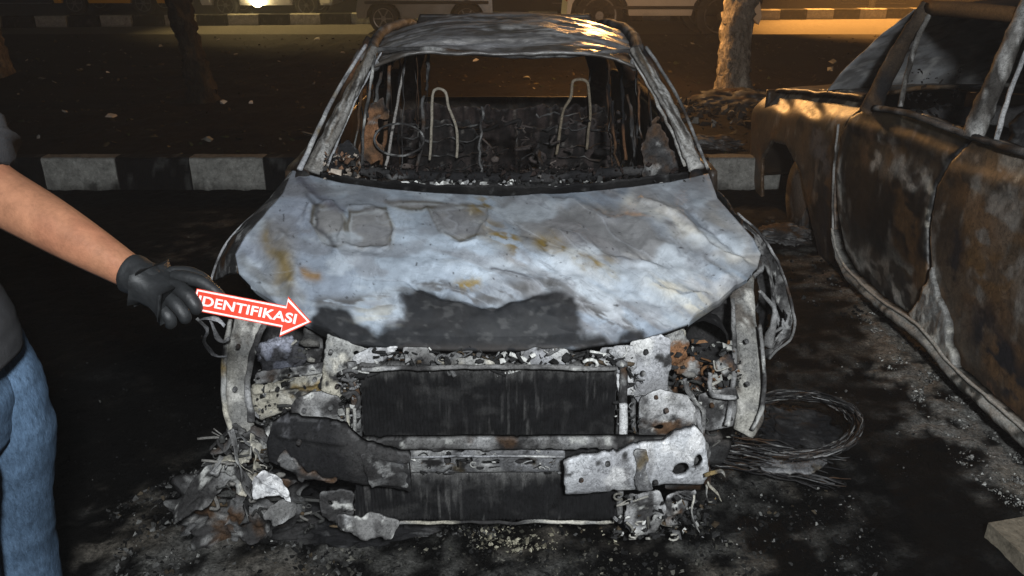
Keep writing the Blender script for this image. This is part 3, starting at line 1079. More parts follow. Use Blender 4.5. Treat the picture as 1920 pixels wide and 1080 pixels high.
hood = sheet('bonnet', hood_fn, 340, 190, M['sheet'], car, th=.012, colors=hood_col, label='buckled pale blue grey bonnet with soot black nose')
# folded nose flange, under the bonnet edge
fl = curve(FRONT, np.linspace(0, 1, 60))
flp = [at(a, b + 3, Z=z - .012) + Vector((0, .02, -.008)) for a, b, z in fl]
tube('bonnet_flange', flp, .010, M['burnt'], car, n=8, amp=.004, colors='char', sub=1)


def lerp_rows(A, B, nu, nv, bulge=(0, 0, 0), amp=.004, nf=20, seed=0):
    A, B = np.array([tuple(a) for a in A]), np.array([tuple(b) for b in B])
    ta, tb = np.linspace(0, 1, len(A)), np.linspace(0, 1, len(B))

    def fn(u, v):
        a = np.stack([np.interp(u, ta, A[:, k]) for k in range(3)], 1)
        b = np.stack([np.interp(u, tb, B[:, k]) for k in range(3)], 1)
        V = v[:, None]
        P = a * (1 - V) + b * V + np.sin(np.pi * v)[:, None] * np.array(bulge)
        n = np.stack([fbm(P, nf, seed + k * 3, 4) - .5 for k in range(3)], 1)
        return P + n * amp * 2.4
    return fn


# ---- wings (front fenders): left one charred with a thin pale lip, right one burnt through
lw_top = [at(a, b, Z=z) for a, b, z in LEFT[:6]]
lip_px = [(545, 345), (500, 385), (455, 425), (425, 460), (406, 500), (398, 530)]
lip_z = [.86, .84, .80, .74, .66, .60]
lw_bot = [at(a, b, Z=z) for (a, b), z in zip(lip_px, lip_z)]
wing = sheet('wing', lerp_rows(lw_top, lw_bot, 60, 20, (-.01, 0, .01), .006, 16, 3), 90, 34, M['burnt'], car, th=.006, colors='mottled', dark=1.1, label='left wing burnt dark with a thin pale arch lip')
tube('arch_lip', [p + Vector((-.004, 0, .002)) for p in lw_bot], .0045, M['burnt'], wing, n=8, amp=.001, colors='ash', sub=4)
rl = [(1380, 400, .90), (1425, 440, .86), (1455, 490, .80), (1473, 540, .73), (1487, 600, .64), (1480, 635, .58), (1455, 655, .54), (1440, 672, .50)]
rlp = [at(a, b, Z=z - .03) for a, b, z in rl]
rinp = [at(a - o_, b + 6, Z=z - .045) for (a, b, z), o_ in zip(rl, (6, 14, 22, 24, 22, 26, 22, 14))]
rw = sheet('wing', lerp_rows(rlp, rinp, 10, 2, (0, .01, 0), .007, 22, 8), 120, 14, M['burnt'], car, th=.006, thdir=(-.5, .8, 0), colors='mottle', dark=.9, cullfn=lambda u, v: ~((np.hypot((u - .80) * 9, (v - .5) * 1.5) < .38) | (np.hypot((u - .55) * 12, (v - .5) * 1.6) < .3) | (v > .78 + .35 * np.sin(u * 37) * np.sin(u * 11))), label='right wing burnt through to a thin ragged strip')
tube('arch_lip', [p + Vector((.004, -.004, 0)) for p in rlp], .0045, M['burnt'], rw, n=7, amp=.004, colors='mottle', sub=6)
rin = [(1425, 480, .82), (1440, 500, .79), (1452, 560, .70), (1448, 610, .62), (1440, 650, .55)]
tube('inner_arch', [at(a, b, Z=z - .04) for a, b, z in rin], [.010, .008, .009, .012, .014], M['burnt'], rw, n=8, amp=.01, colors='mottle', sub=6)
for a in (((1432, 490, .79), (1462, 545, .70), (1476, 590, .62)), ((1425, 545, .73), (1452, 580, .66), (1468, 630, .56)), ((1446, 625, .58), (1470, 610, .62), (1482, 605, .62)), ((1426, 655, .53), (1440, 640, .56), (1462, 648, .54))):
    tube('strut', [at(x, y, Z=z - .035) for x, y, z in a], [.005, .007, .006], M['burnt'], rw, n=7, amp=.006, colors='mottle', sub=5)
plate('wing_liner', [(1418, 470), (1442, 470), (1470, 545), (1484, 605), (1462, 640), (1430, 640), (1424, 560)], 2.42, M['burnt'], rw, th=.006, amp=.02, jag=.02, colors='char', dark=.9, holes=[(1448, 600, .02, .035)])
# loop of hanging trim on the left of the car, behind the hand
for pts in ([(372, 596), (392, 618), (385, 640), (400, 662), (425, 668)], [(395, 600), (405, 630), (418, 640), (428, 632)], [(378, 600), (400, 596), (425, 612)]):
    tube('hanging_trim', [at(a, b, Y=2.02) for a, b in pts], [.006, .010, .007, .010, .005][:len(pts)], M['burnt'], car, n=8, amp=.010, flat=(1, .4), colors='ash', dark=1.2, sub=3)

# wing outer panels going back along the flanks to the doors, and inner wheel houses
for s in (-1, 1):
    def side(u, v, s=s):
        y = 2.5 + u * .35
        z = .86 - v * .55
        P = np.stack([CX + s * (.80 - .03 * v ** 2 + 0 * u), y, z], 1)
        P[:, 0] += (fbm(P, 7, 5, 4) - .5) * .03
        return P
    sheet('wing_rear', side, 24, 36, M['burnt'], car, th=.006, thdir=(-s, 0, 0), colors='mottled', dark=.8)

# ---- front-end structure -----------------------------------------
YF = 1.92
wheelhouse = [(486, 610), (600, 600), (615, 640), (605, 700), (590, 800), (480, 800), (470, 700)]
plate('wheel_house', wheelhouse, 2.30, M['burnt'], car, amp=.02, colors='char', cell=.01, label='sooty left wheel house')
plate('wheel_house', [(1225, 600), (1300, 570), (1400, 540), (1420, 680), (1400, 800), (1230, 800)], 2.30, M['burnt'], car, amp=.02, colors='char', cell=.01, label='sooty right wheel house')
# outer uprights
tube('front_upright', [at(470, 585, Y=2.16), at(455, 640, Y=2.10), at(446, 700, Y=2.04), at(444, 760, Y=2.0), at(455, 812, Y=1.97)], [.044, .042, .038, .040, .036], M['burnt'], car, n=22, amp=.007, flat=(1, .6), colors='upright', sub=9, label='left upright in scorched cream grey')
tube('upright_flange', [at(498, 600, Y=2.14), at(474, 660, Y=2.06), at(466, 720, Y=2.0), at(470, 790, Y=1.96)], [.008, .009, .008, .011], M['burnt'], car, n=8, amp=.006, colors='mottle', sub=7)
tube('upright_flange', [at(432, 600, Y=2.12), at(420, 680, Y=2.03), at(420, 750, Y=1.97), at(432, 805, Y=1.94)], [.007, .009, .009, .008], M['burnt'], car, n=8, amp=.004, colors='cream', sub=7)
tube('front_upright', [at(1390, 505, Y=2.34), at(1392, 570, Y=2.22), at(1400, 650, Y=2.12), at(1402, 720, Y=2.05), at(1408, 770, Y=2.0), at(1392, 812, Y=1.97)], [.036, .038, .038, .042, .040, .030], M['burnt'], car, n=22, amp=.008, flat=(1, .6), colors='upright', dark=1.0, sub=9, label='right upright with rust brown top')
tube('upright_flange', [at(1372, 560, Y=2.18), at(1378, 640, Y=2.1), at(1374, 720, Y=2.02), at(1365, 800, Y=1.96)], [.006, .008, .008, .009], M['burnt'], car, n=8, amp=.006, colors='mottle', sub=7)
tube('upright_flange', [at(1424, 610, Y=2.1), at(1432, 690, Y=2.03), at(1430, 760, Y=1.97), at(1410, 806, Y=1.94)], [.005, .006, .007, .007], M['burnt'], car, n=8, amp=.004, colors='mottle', sub=7)

# left: headlamp remains, apron, cream bracket
blob('melted_headlamp', at(527, 665, Y=2.06), (.066, .05, .050), M['burnt'], car, sub=5, amp=.35, nf=2.6, colors='bluelump', label='melted blue grey lump of the left headlamp')
plate('apron_panel', [(470, 722), (520, 706), (600, 694), (625, 705), (605, 745), (570, 765), (520, 782), (482, 795), (470, 760)], 2.02, M['burnt'], car, amp=.008, colors='cream', tilt=-.15, folds=[([(480, 735), (600, 712)], .008, .012)])
plate('apron_panel', [(478, 700), (560, 690), (612, 680), (612, 700), (540, 712), (476, 724)], 2.0, M['burnt'], car, amp=.007, colors='mottle')
plate('lamp_bracket', [(612, 632), (660, 646), (735, 652), (748, 660), (720, 682), (668, 690), (650, 700), (644, 752), (622, 748), (602, 735), (604, 690)], 1.97, M['burnt'], car, amp=.005, colors='cream', dark=1.1, tilt=.1, holes=[(668, 664, .011, .008)], label='cream coloured left lamp bracket with a ragged hole')
plate('lamp_bracket', [(660, 668), (690, 655), (745, 652), (735, 672), (700, 684), (658, 688)], 1.94, M['burnt'], car, amp=.004, colors='white')
plate('strut_panel', [(570, 612), (598, 625), (606, 650), (598, 690), (575, 690), (566, 650)], 2.08, M['burnt'], car, amp=.012, colors='mottle', dark=.7)
plate('crash_box', [(543, 765), (560, 745), (600, 738), (636, 748), (650, 775), (658, 812), (546, 806)], 1.93, M['burnt'], car, amp=.012, nf=30, colors='mottle', holes=[(583, 790, .018, .008)], dark=1.25, bulge=.01)
# radiator pack
rx0, rx1 = at(676, 760, Y=YF).x, at(1155, 760, Y=YF).x
rz0, rz1 = at(900, 834, Y=YF).z, at(900, 688, Y=YF).z


def core_cols(A):
    c = np.tile(np.array([.0085, .0085, .009]), (len(A), 1))
    st = sstep(.56, .70, fbm(A, (110, 1, 8), 71, 5)) * sstep(.42, .62, fbm(A, (8, 1, 5), 72, 4))
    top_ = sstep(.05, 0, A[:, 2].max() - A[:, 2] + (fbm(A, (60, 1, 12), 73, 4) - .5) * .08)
    blotch = sstep(.55, .72, fbm(A, (16, 1, 22), 74, 5)) * .25
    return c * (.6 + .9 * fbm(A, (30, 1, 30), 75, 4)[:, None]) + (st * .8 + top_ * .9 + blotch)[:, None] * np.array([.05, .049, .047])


def fin_relief(U, V):
    return .0025 * np.sign(np.sin(U * 2 * math.pi / .0105)) + (fbm(np.stack([U, V, U * 0], 1), 6, 4, 3) - .5) * .02


rad = plate('radiator', [(rx0, rz0), (rx1, rz0), (rx1, rz1), (rx0, rz1)], YF + .01, M['burnt'], car, px=False, cell=.0035, th=.03, amp=.001, jag=.003, relief=fin_relief, colors=core_cols, roll=0, label='black finned radiator core')
for k in range(4):
    zz = rz0 + (rz1 - rz0) * (k + .5) / 4
    MB().box(((rx0 + rx1) / 2, YF + .055, zz), (rx1 - rx0, .02, .008)).build('core_tube', M['burnt'], rad, col='char')
for xs_, nm in ((rx0 - .016, 0), (rx1 + .016, 1)):
    tube('side_tank', [(xs_, YF + .01, rz0 - .01), (xs_ + .003, YF, (rz0 + rz1) / 2), (xs_, YF + .01, rz1 + .01)], [.012, .013, .011], M['burnt'], rad, n=10, amp=.005, colors='mottled', sub=9)
tube('receiver_bottle', [at(1169, 757, Y=1.9), at(1169, 790, Y=1.9), at(1168, 822, Y=1.9)], [.011, .0125, .012], M['burnt'], car, n=14, amp=.001, colors='white', dark=1.15, sub=4, label='bright white cylinder beside the radiator')
# clips and coils left of the radiator
for pts in ([(640, 700), (656, 694), (672, 702), (660, 714), (642, 710)], [(644, 740), (664, 736), (674, 752), (662, 768), (648, 760)], [(650, 700), (662, 730), (650, 745)]):
    tube('clip', [at(a, b, Y=1.9) for a, b in pts], .006, M['burnt'], rad, n=8, amp=.005, colors='mottled', sub=5)
for x_ in (652, 664):
    tube('support_rod', [at(x_, 765, Y=1.89), at(x_ + 1, 815, Y=1.88)], .005, M['burnt'], rad, n=8, amp=.002, colors='cream', sub=4)
# top cross member and its clutter
tube('cross_member', [at(690, 668, Y=1.99), at(800, 672, Y=1.98), at(930, 674, Y=1.975), at(1060, 672, Y=1.98), at(1190, 668, Y=1.99)], .020, M['burnt'], car, n=12, amp=.012, colors='mottled', dark=.7, sub=8)
tube('top_rail', [at(678, 692, Y=1.90), at(800, 690, Y=1.90), at(930, 688, Y=1.895), at(1050, 689, Y=1.9), at(1158, 693, Y=1.9)], [.006, .007, .006, .007, .006], M['burnt'], car, n=8, amp=.005, colors='mottle', sub=9)
plate('latch_plate', [(975, 662), (1000, 654), (1062, 656), (1072, 672), (1064, 690), (985, 690)], 1.93, M['burnt'], car, amp=.006, colors='ash', dark=.8)
plate('end_bracket', [(1128, 655), (1188, 648), (1196, 690), (1180, 706), (1140, 700), (1118, 688)], 1.93, M['burnt'], car, amp=.008, colors='white', dark=.8)
plate('end_bracket', [(756, 655), (800, 655), (828, 676), (800, 688), (760, 686)], 1.93, M['burnt'], car, amp=.01, colors='mottle')
plate('rail_cover', [(820, 678), (880, 672), (930, 680), (925, 692), (825, 692)], 1.91, M['burnt'], car, amp=.008, colors='cream', dark=.8)


def bits(name, n, pxr, pyr, yr, parent, palette, seed, size=(.008, .022), label=None, rings=.12):
    """charred small hardware: bent pipes, rings and brackets joined into one mesh"""
    rg = np.random.default_rng(seed)
    Vs, Fs, Cs, o = [], [], [], 0
    for k in range(n):
        c = np.array(tuple(at(rg.uniform(*pxr), rg.uniform(*pyr), Y=rg.uniform(*yr))))
        s_ = rg.uniform(*size)
        kind_ = rg.random()
        if kind_ < rings:
            a0 = rg.random() * 6.28
            tl = rg.uniform(-.5, .5)
            pts = [Vector((c[0] + s_ * math.cos(t + a0), c[1] + s_ * tl * math.sin(t), c[2] + s_ * .8 * math.sin(t + a0))) for t in np.linspace(0, 5.0, 9)]
            V, F = tube_geo(pts, s_ * .25, 6, seed=k)
        elif kind_ < .75:
            d = rg.normal(0, 1, (3, 3)) * s_ * np.array([1.4, .5, .9])
            pts = [Vector(tuple(c + d[0])), Vector(tuple(c + d[1] * .4)), Vector(tuple(c + d[2]))]
            V, F = tube_geo(pts, [s_ * rg.uniform(.12, .35)] * 3, 6, seed=k, sub=4)
        else:
            V, F = ICO[1]
            V = V * np.array([s_ * rg.uniform(.6, 1.8), s_ * .5, s_ * rg.uniform(.3, .9)]) * (1 + (rg.random((len(V), 1)) - .5) * .5) + c
        Vs.append(np.array(V))
        Fs += [tuple(i + o for i in f) for f in F]
        o += len(V)
        Cs.append(np.tile(pick_cols(1, palette, rg), (len(V), 1)))
    return link(name, np.concatenate(Vs), Fs, M['burnt'], parent, np.concatenate(Cs), kind='stuff', label=label)




def clutter(name, n, pxr, pyr, yr, srange, palette, parent=None, seed=1, flat=.5, label=None, z=None, lump=1.0):
    rg = np.random.default_rng(seed)
    pts = []
    for _ in range(n):
        q = at(rg.uniform(*pxr), rg.uniform(*pyr), Y=rg.uniform(*yr)) if z is None else at(rg.uniform(*pxr), rg.uniform(*pyr), Z=z)
        pts.append(tuple(q))
    return chips(name, np.array(pts), srange[0] + (srange[1] - srange[0]) * .7 * rg.random(n) ** 3, pick_cols(n, palette, rg), M['chip'], parent, flat=flat, seed=seed, lump=lump, label=label)


PALC = [((.42, .42, .40), 1.2), ((.16, .16, .16), 2.5), ((.02, .02, .02), 7), ((.06, .045, .03), 1)]
bits('charred_hardware', 150, (690, 1190), (658, 690), (1.91, 1.98), car, PALC, 41)
clutter('charred_fragments', 160, (690, 1190), (658, 692), (1.9, 1.98), (.004, .02), PALC, car, 41)
bits('charred_hardware', 40, (636, 676), (694, 815), (1.89, 1.95), car, PALC, 46, (.006, .014))
bits('charred_hardware', 34, (1240, 1395), (640, 780), (2.04, 2.14), car, [((.3, .3, .28), 3), ((.16, .08, .035), 3), ((.03, .03, .03), 4)], 47, (.008, .02))
bits('charred_hardware', 26, (480, 640), (690, 800), (2.03, 2.08), car, PALC, 48, (.005, .014))
bits('charred_hardware', 26, (1150, 1330), (930, 1010), (1.8, 1.88), car, [((.3, .29, .26), 3), ((.12, .115, .10), 3), ((.03, .03, .03), 4)], 49, (.006, .018))
bits('charred_hardware', 30, (1156, 1200), (700, 830), (1.9, 1.95), car, PALC, 50, (.006, .014))
PALB = [((.30, .29, .26), 1.2), ((.14, .135, .125), 3), ((.04, .04, .038), 6), ((.07, .05, .03), 1)]
bits('bracket_remains', 60, (484, 600), (640, 812), (2.03, 2.10), car, PALB, 61, (.006, .022), rings=.05)
bits('bracket_remains', 50, (1250, 1385), (690, 830), (1.98, 2.08), car, PALB, 62, (.006, .022), rings=.05)
bits('bracket_remains', 60, (400, 540), (810, 960), (1.88, 1.98), car, PALB, 63, (.006, .022), rings=.03)
bits('bracket_remains', 30, (560, 660), (925, 1000), (1.86, 1.92), car, PALB, 64, (.006, .018), rings=.03)
bits('bracket_remains', 30, (1160, 1320), (935, 1005), (1.84, 1.90), car, PALB, 65, (.006, .020), rings=.03)
for bx_, by_, bY_ in ((620, 660, 1.955), (632, 725, 1.955), (1212, 660, 1.935), (1230, 745, 1.93), (1206, 700, 1.93), (520, 730, 2.0), (590, 712, 2.0), (1250, 770, 1.90), (1292, 812, 1.90), (570, 770, 1.915), (620, 765, 1.915), (1090, 900, 1.785), (1140, 870, 1.785), (1230, 905, 1.785), (720, 890, 1.775), (560, 830, 1.77), (446, 650, 2.03), (440, 730, 1.97), (1400, 640, 2.08), (1402, 720, 2.0), (1335, 760, 1.985), (1370, 785, 1.98)):
    bc_ = at(bx_, by_, Y=bY_)
    MB().lathe(tuple(bc_), [(-.006, .0045), (-.004, .0065), (.006, .0065)], 'Y', 8).build('bolt', M['burnt'], car, col='mottled')
bits('charred_hardware', 40, (770, 1056), (846, 888), (1.865, 1.875), car, PALC, 51, (.004, .010))
clutter('charred_fragments', 130, (636, 676), (694, 800), (1.90, 1.95), (.006, .022), PALC, car, 42)
# lower beam + intercooler
lz = at(900, 838, Y=1.86).z
plate('lower_rail', [(655, 826), (1290, 824), (1290, 842), (900, 846), (655, 846)], 1.86, M['burnt'], car, amp=.004, jag=.004, colors='mottle', dark=.7, th=.02)
plate('beam_web', [(765, 848), (1060, 846), (1060, 888), (765, 890)], 1.875, M['burnt'], car, amp=.005, jag=.003, colors='ash', dark=.42, th=.01, holes=[(838, 862, .010, .020), (858, 868, .005, .018), (878, 862, .010, .020), (920, 868, .03, .006), (985, 866, .03, .012)])
tube('web_lip', [at(770, 858, Y=1.865), at(900, 855, Y=1.865), at(1055, 856, Y=1.865)], .0035, M['burnt'], car, n=6, amp=.002, colors='ash', dark=.8, sub=10)
plate('beam_backing', [(665, 835), (1160, 835), (1160, 900), (665, 900)], 1.91, M['burnt'], car, amp=.003, jag=.002, colors='char', cell=.008)
low = plate('condenser', [(664, 888), (1155, 884), (1156, 976), (664, 978)], 1.885, M['burnt'], car, amp=.003, jag=.004, colors=core_cols, dark=1.25, th=.02, relief=fin_relief, cell=.0035, label='black lower condenser panel')
tube('condenser_rail', [at(662, 980, Y=1.88), at(800, 979, Y=1.88), at(1000, 979, Y=1.88), at(1150, 980, Y=1.88)], .005, M['burnt'], low, n=8, amp=.006, colors='cream', sub=12)
tube('condenser_tank', [at(1162, 890, Y=1.88), at(1162, 978, Y=1.88)], .009, M['burnt'], low, n=8, amp=.004, colors='mottle', sub=12)
# bumper beam halves
bl = plate('bumper_beam', [(505, 806), (528, 795), (600, 800), (650, 806), (676, 832), (768, 850), (770, 924), (700, 919), (560, 898), (500, 876), (494, 842)], 1.80, M['burnt'], car, amp=.006, nf=12, jag=.003, colors='soot', th=.02, bulge=.022, tiltu=-.08, label='left half of the bumper beam under black melted plastic', folds=[([(680, 850), (765, 860)], .006, .008), ([(520, 820), (640, 830)], .012, .012)])
plate('beam_patch', [(672, 856), (700, 850), (762, 860), (764, 918), (690, 914)], 1.788, M['burnt'], bl, amp=.006, jag=.010, colors='mottled', th=.008, dark=.8)
plate('beam_patch', [(530, 850), (560, 880), (640, 905), (590, 905), (520, 880)], 1.785, M['burnt'], bl, amp=.008, jag=.014, colors='mottled', th=.01, dark=1.0)
br = plate('bumper_beam', [(1056, 862), (1100, 852), (1160, 852), (1196, 838), (1250, 838), (1272, 824), (1310, 818), (1326, 832), (1334, 900), (1322, 926), (1250, 918), (1190, 930), (1060, 932)], 1.80, M['burnt'], car, amp=.003, nf=10, jag=.0012, colors='beam', dark=1.0, th=.02, bulge=.022, tiltu=.08, holes=[(1278, 886, .024, .026), (1311, 872, .013, .023)], label='right half of the bumper beam burnt ash white with two holes', folds=[([(1196, 838), (1204, 925)], .007, .012), ([(1150, 852), (1152, 930)], .006, -.008)])
plate('beam_end', [(1250, 838), (1330, 830), (1335, 920), (1250, 920)], 1.87, M['burnt'], br, amp=.01, colors='mottled', dark=.5, cell=.008)
plate('beam_patch', [(1190, 846), (1215, 848), (1212, 885), (1225, 922), (1195, 925)], 1.786, M['burnt'], br, amp=.006, jag=.006, colors='ash', dark=.55, th=.006)
# right front: bracket, block, upright
plate('lamp_bracket', [(1184, 645), (1240, 632), (1262, 640), (1256, 700), (1246, 758), (1200, 764), (1184, 730)], 1.95, M['burnt'], car, amp=.007, colors='ash', tilt=.08, label='ash grey right lamp bracket beside the radiator')
plate('lamp_bracket', [(1156, 704), (1186, 700), (1190, 745), (1160, 748)], 1.93, M['burnt'], car, amp=.009, colors='white')
plate('crash_box', [(1198, 752), (1240, 738), (1290, 746), (1306, 770), (1308, 830), (1200, 838)], 1.92, M['burnt'], car, amp=.012, nf=30, colors='mottle', dark=1.35, bulge=.012, holes=[(1235, 800, .016, .010)])
plate('apron_panel', [(1312, 742), (1332, 734), (1384, 728), (1382, 800), (1330, 812), (1310, 800)], 2.0, M['burnt'], car, amp=.010, colors='mottle', dark=1.2)
plate('apron_panel', [(1244, 720), (1300, 700), (1345, 718), (1342, 745), (1262, 748)], 2.08, M['burnt'], car, amp=.010, colors='rust', dark=1.5)
for pts in ([(1240, 650), (1236, 700), (1262, 742), (1300, 742)], [(1284, 712), (1296, 745), (1318, 770), (1316, 830)], [(1240, 765), (1300, 760), (1312, 800), (1318, 838)], [(1330, 700), (1334, 740), (1380, 744)], [(1190, 704), (1186, 760), (1192, 830)]):
    tube('bracket_rod', [at(a, b, Y=1.97) for a, b in pts], [.006, .008, .007, .006][:len(pts)], M['burnt'], car, n=8, amp=.006, colors='mottle', sub=6)
# right lamp hollow: dark cone, rusty lumps
V, F = tube_geo([at(1330, 610, Y=2.22), at(1326, 622, Y=2.14), at(1322, 640, Y=2.06)], [.03, .055, .062], 22, .008, seed=8, sub=5)
F = F[:-1]
link('lamp_bowl', V, F, M['burnt'], car, pal('char', 8)(V), label='open sooty bowl of the right headlamp')
blob('headlamp_remains', at(1266, 652, Y=2.05), (.036, .03, .050), M['burnt'], car, sub=4, amp=.4, colors='rust', dark=1.9, label='rust brown headlamp remains in the right lamp hollow')
blob('headlamp_remains', at(1290, 690, Y=2.04), (.038, .03, .030), M['burnt'], car, sub=4, amp=.45, colors='rust', dark=2.2)
blob('headlamp_remains', at(1360, 684, Y=2.06), (.030, .03, .030), M['burnt'], car, sub=4, amp=.5, colors='rust', dark=2.2)
blob('motor_lump', at(1272, 628, Y=2.07), (.020, .02, .022), M['burnt'], car, sub=4, amp=.3, colors='cream', dark=.8)
blob('ash_knuckle', at(1395, 500, Y=2.33), (.05, .04, .045), M['burnt'], car, sub=4, amp=.4, colors='mottle', dark=1.1)
clutter('charred_fragments', 160, (1240, 1390), (640, 800), (2.0, 2.1), (.006, .028), [((.3, .3, .28), 3), ((.13, .07, .035), 2), ((.03, .03, .03), 4)], car, 43)
clutter('charred_fragments', 120, (480, 610), (690, 800), (1.98, 2.06), (.005, .022), PALC, car, 44)
# hanging brackets under the beam
plate('tow_bracket', [(600, 925), (640, 918), (664, 925), (662, 965), (640, 985), (602, 970)], 1.84, M['burnt'], car, amp=.010, nf=26, jag=.004, roll=.003, holes=[(620, 945, .007, .009), (645, 960, .006, .006)], colors='mottle', dark=1.1)
plate('undertray', [(630, 968), (665, 972), (752, 978), (738, 1000), (680, 1004), (640, 992)], 1.83, M['burnt'], car, amp=.014, nf=24, jag=.007, roll=0, colors='mottle', dark=1.1, tilt=.5)
plate('lower_bracket', [(1180, 930), (1240, 925), (1252, 960), (1230, 1000), (1190, 1010), (1168, 980)], 1.84, M['burnt'], car, amp=.015, nf=28, colors='mottle', dark=1.2)
plate('lower_bracket', [(1248, 930), (1305, 922), (1300, 960), (1285, 985), (1250, 990)], 1.85, M['burnt'], car, amp=.015, nf=28, colors='mottle', dark=1.2)
for pts in ([(1300, 930), (1298, 962), (1312, 1000)], [(1328, 905), (1345, 925), (1352, 940)], [(1322, 890), (1350, 882), (1358, 894)], [(1326, 912), (1330, 940), (1345, 935)]):
    tube('torn_strip', [at(a, b, Y=1.80) for a, b in pts], [.007, .008, .003], M['burnt'], car, n=7, amp=.006, flat=(1, .4), colors='cream', sub=6)
clutter('charred_fragments', 120, (1150, 1340), (930, 1010), (1.8, 1.9), (.006, .026), PALC, car, 45)

# engine bay filler so that gaps read as dark machinery
blob('engine', (CX, 2.35, .46), (.34, .20, .20), M['burnt'], car, sub=5, amp=.3, nf=2.5, colors='char', label='charred engine under the bonnet')
for s in (-1, 1):
    xw = CX + s * .68
    w_ = MB().lathe((xw, 2.42, .22), [(-.08, .13), (-.085, .20), (-.07, .215), (.07, .215), (.085, .20), (.08, .13)], 'X', 32).build('front_wheel', M['burnt'], car, smooth=True, col='mottled')
    MB().lathe((xw, 2.42, .22), [(-.05, .05), (-.055, .13), (.055, .13), (.05, .05)], 'X', 20).build('rim', M['burnt'], w_, smooth=True, col='mottle')
    xw = CX + s * .70
    w_ = MB().lathe((xw, 4.75, .22), [(-.08, .13), (-.085, .20), (-.07, .215), (.07, .215), (.085, .20), (.08, .13)], 'X', 32).build('rear_wheel', M['burnt'], car, smooth=True, col='mottled')
    MB().lathe((xw, 4.75, .22), [(-.05, .05), (-.055, .13), (.055, .13), (.05, .05)], 'X', 20).build('rim', M['burnt'], w_, smooth=True, col='mottle')

# ---- scuttle below the windscreen
def scuttle(u, v):
    top = curve([(600, 322, .95), (700, 338, .95), (820, 345, .95), (940, 348, .95), (1100, 345, .95), (1290, 322, .95)], u)
    bot = curve([(590, 331, .91), (700, 352, .91), (820, 362, .91), (940, 367, .91), (1100, 362, .91), (1300, 334, .91)], u)
    P = []
    a = np.array([tuple(at(x, y, Z=z)) for x, y, z in top])
    b = np.array([tuple(at(x, y, Z=z)) for x, y, z in bot])
    Q = a * (1 - v[:, None]) + b * v[:, None]
    Q[:, 2] += -.03 * np.sin(np.pi * v) + (fbm(Q, 30, 8, 4) - .5) * .03
    return Q


sheet('scuttle', scuttle, 120, 10, M['burnt'], car, th=.01, colors='char')
clutter('screen_fragments', 520, (640, 1300), (338, 364), (2.70, 2.82), (.006, .026), [((.42, .42, .4), 1.2), ((.2, .2, .2), 2), ((.03, .03, .03), 5)], car, 46)
clutter('screen_fragments', 150, (735, 960), (344, 364), (2.70, 2.76), (.008, .03), [((.55, .55, .53), 4), ((.2, .2, .2), 2)], car, 47)
clutter('screen_fragments', 130, (600, 670), (285, 335), (2.72, 2.95), (.006, .022), [((.35, .3, .25), 2), ((.14, .08, .05), 3), ((.03, .03, .03), 4)], car, 48)

# ---- windscreen pillars, roof, flanks
def streaks(a, b, seed=0, bright=1.0):
    ax = np.array(tuple((b - a).normalized()))

    def f(P):
        t = P @ ax
        Q = P - t[:, None] * ax
        q = np.column_stack([Q[:, 0] * 95, Q[:, 1] * 60 + Q[:, 2] * 60, t * 5])
        return paint_mix(q, np.array((.19, .18, .165)) * bright, [(np.array((.36, .355, .34)) * bright, 1, .53, .05), ((.05, .045, .04), 1, .56, .05), ((.10, .075, .05), .5, .60, .05)], seed)
    return f


def pil(base, top, mid, r):
    return tube('windscreen_pillar', [base, mid, top], r, M['burnt'], car, n=26, amp=.006, flat=(1, .7), colors=streaks(base, top, 9), sub=26)


pb, ptp = at(586, 322, Y=2.80), at(700, 92, Y=3.32)
p1 = pil(pb, ptp, at(646, 200, Y=3.06), [.034, .029, .022])
p1['label'] = 'left windscreen pillar with streaky ash'
tube('pillar_edge', [at(562, 318, Y=2.78), at(622, 190, Y=3.08), at(686, 84, Y=3.34)], [.010, .008, .007], M['burnt'], p1, n=8, amp=.002, colors='ash', sub=12)
tube('pillar_edge', [at(612, 318, Y=2.84), at(664, 195, Y=3.10), at(716, 96, Y=3.35)], [.005, .004, .004], M['burnt'], p1, n=8, amp=.003, colors='ash', sub=12)
pb2, pt2 = at(1306, 318, Y=2.80), at(1190, 92, Y=3.32)
p2 = pil(pb2, pt2, at(1254, 198, Y=3.06), [.029, .025, .022])
p2['label'] = 'right windscreen pillar with pale ragged edge'
tube('pillar_edge', [at(1328, 318, Y=2.78), at(1272, 185, Y=3.08), at(1212, 88, Y=3.34)], [.006, .006, .007], M['burnt'], p2, n=8, amp=.002, colors='mottle', sub=12)
tube('pillar_edge', [at(1286, 310, Y=2.84), at(1236, 200, Y=3.08), at(1180, 98, Y=3.35)], [.008, .006, .005], M['burnt'], p2, n=8, amp=.006, colors='pillar', dark=1.3, sub=12)


def roof_fn(u, v):
    hw = np.interp(v, [0, .15, .5, 1], [.535, .575, .60, .53])
    a = 2 * u - 1
    y = 3.30 + v * 1.85 + .07 * (a ** 2) * (1 - v) * 0 - .0
    z = np.interp(v, [0, .06, .3, .6, 1], [1.312, 1.326, 1.354, 1.35, 1.29]) - .095 * np.abs(a) ** 2.5 + .012
    x = CX + .015 + a * hw
    P = np.stack([x, y, z], 1)
    sag = -.035 * np.exp(-((a - .0) / .5) ** 2) * sstep(.25, 0, v)
    P[:, 2] += sag + (fbm(P, (2.4, 5, 1), 81, 4) - .5) * .05 + (1 - np.abs(2 * fbm(P, (4, 9, 1), 82, 4) - 1) - .72) * .022
    P[:, 1] += (fbm(P, (5, 1, 1), 83, 3) - .5) * .04 * (1 - v)
    return P


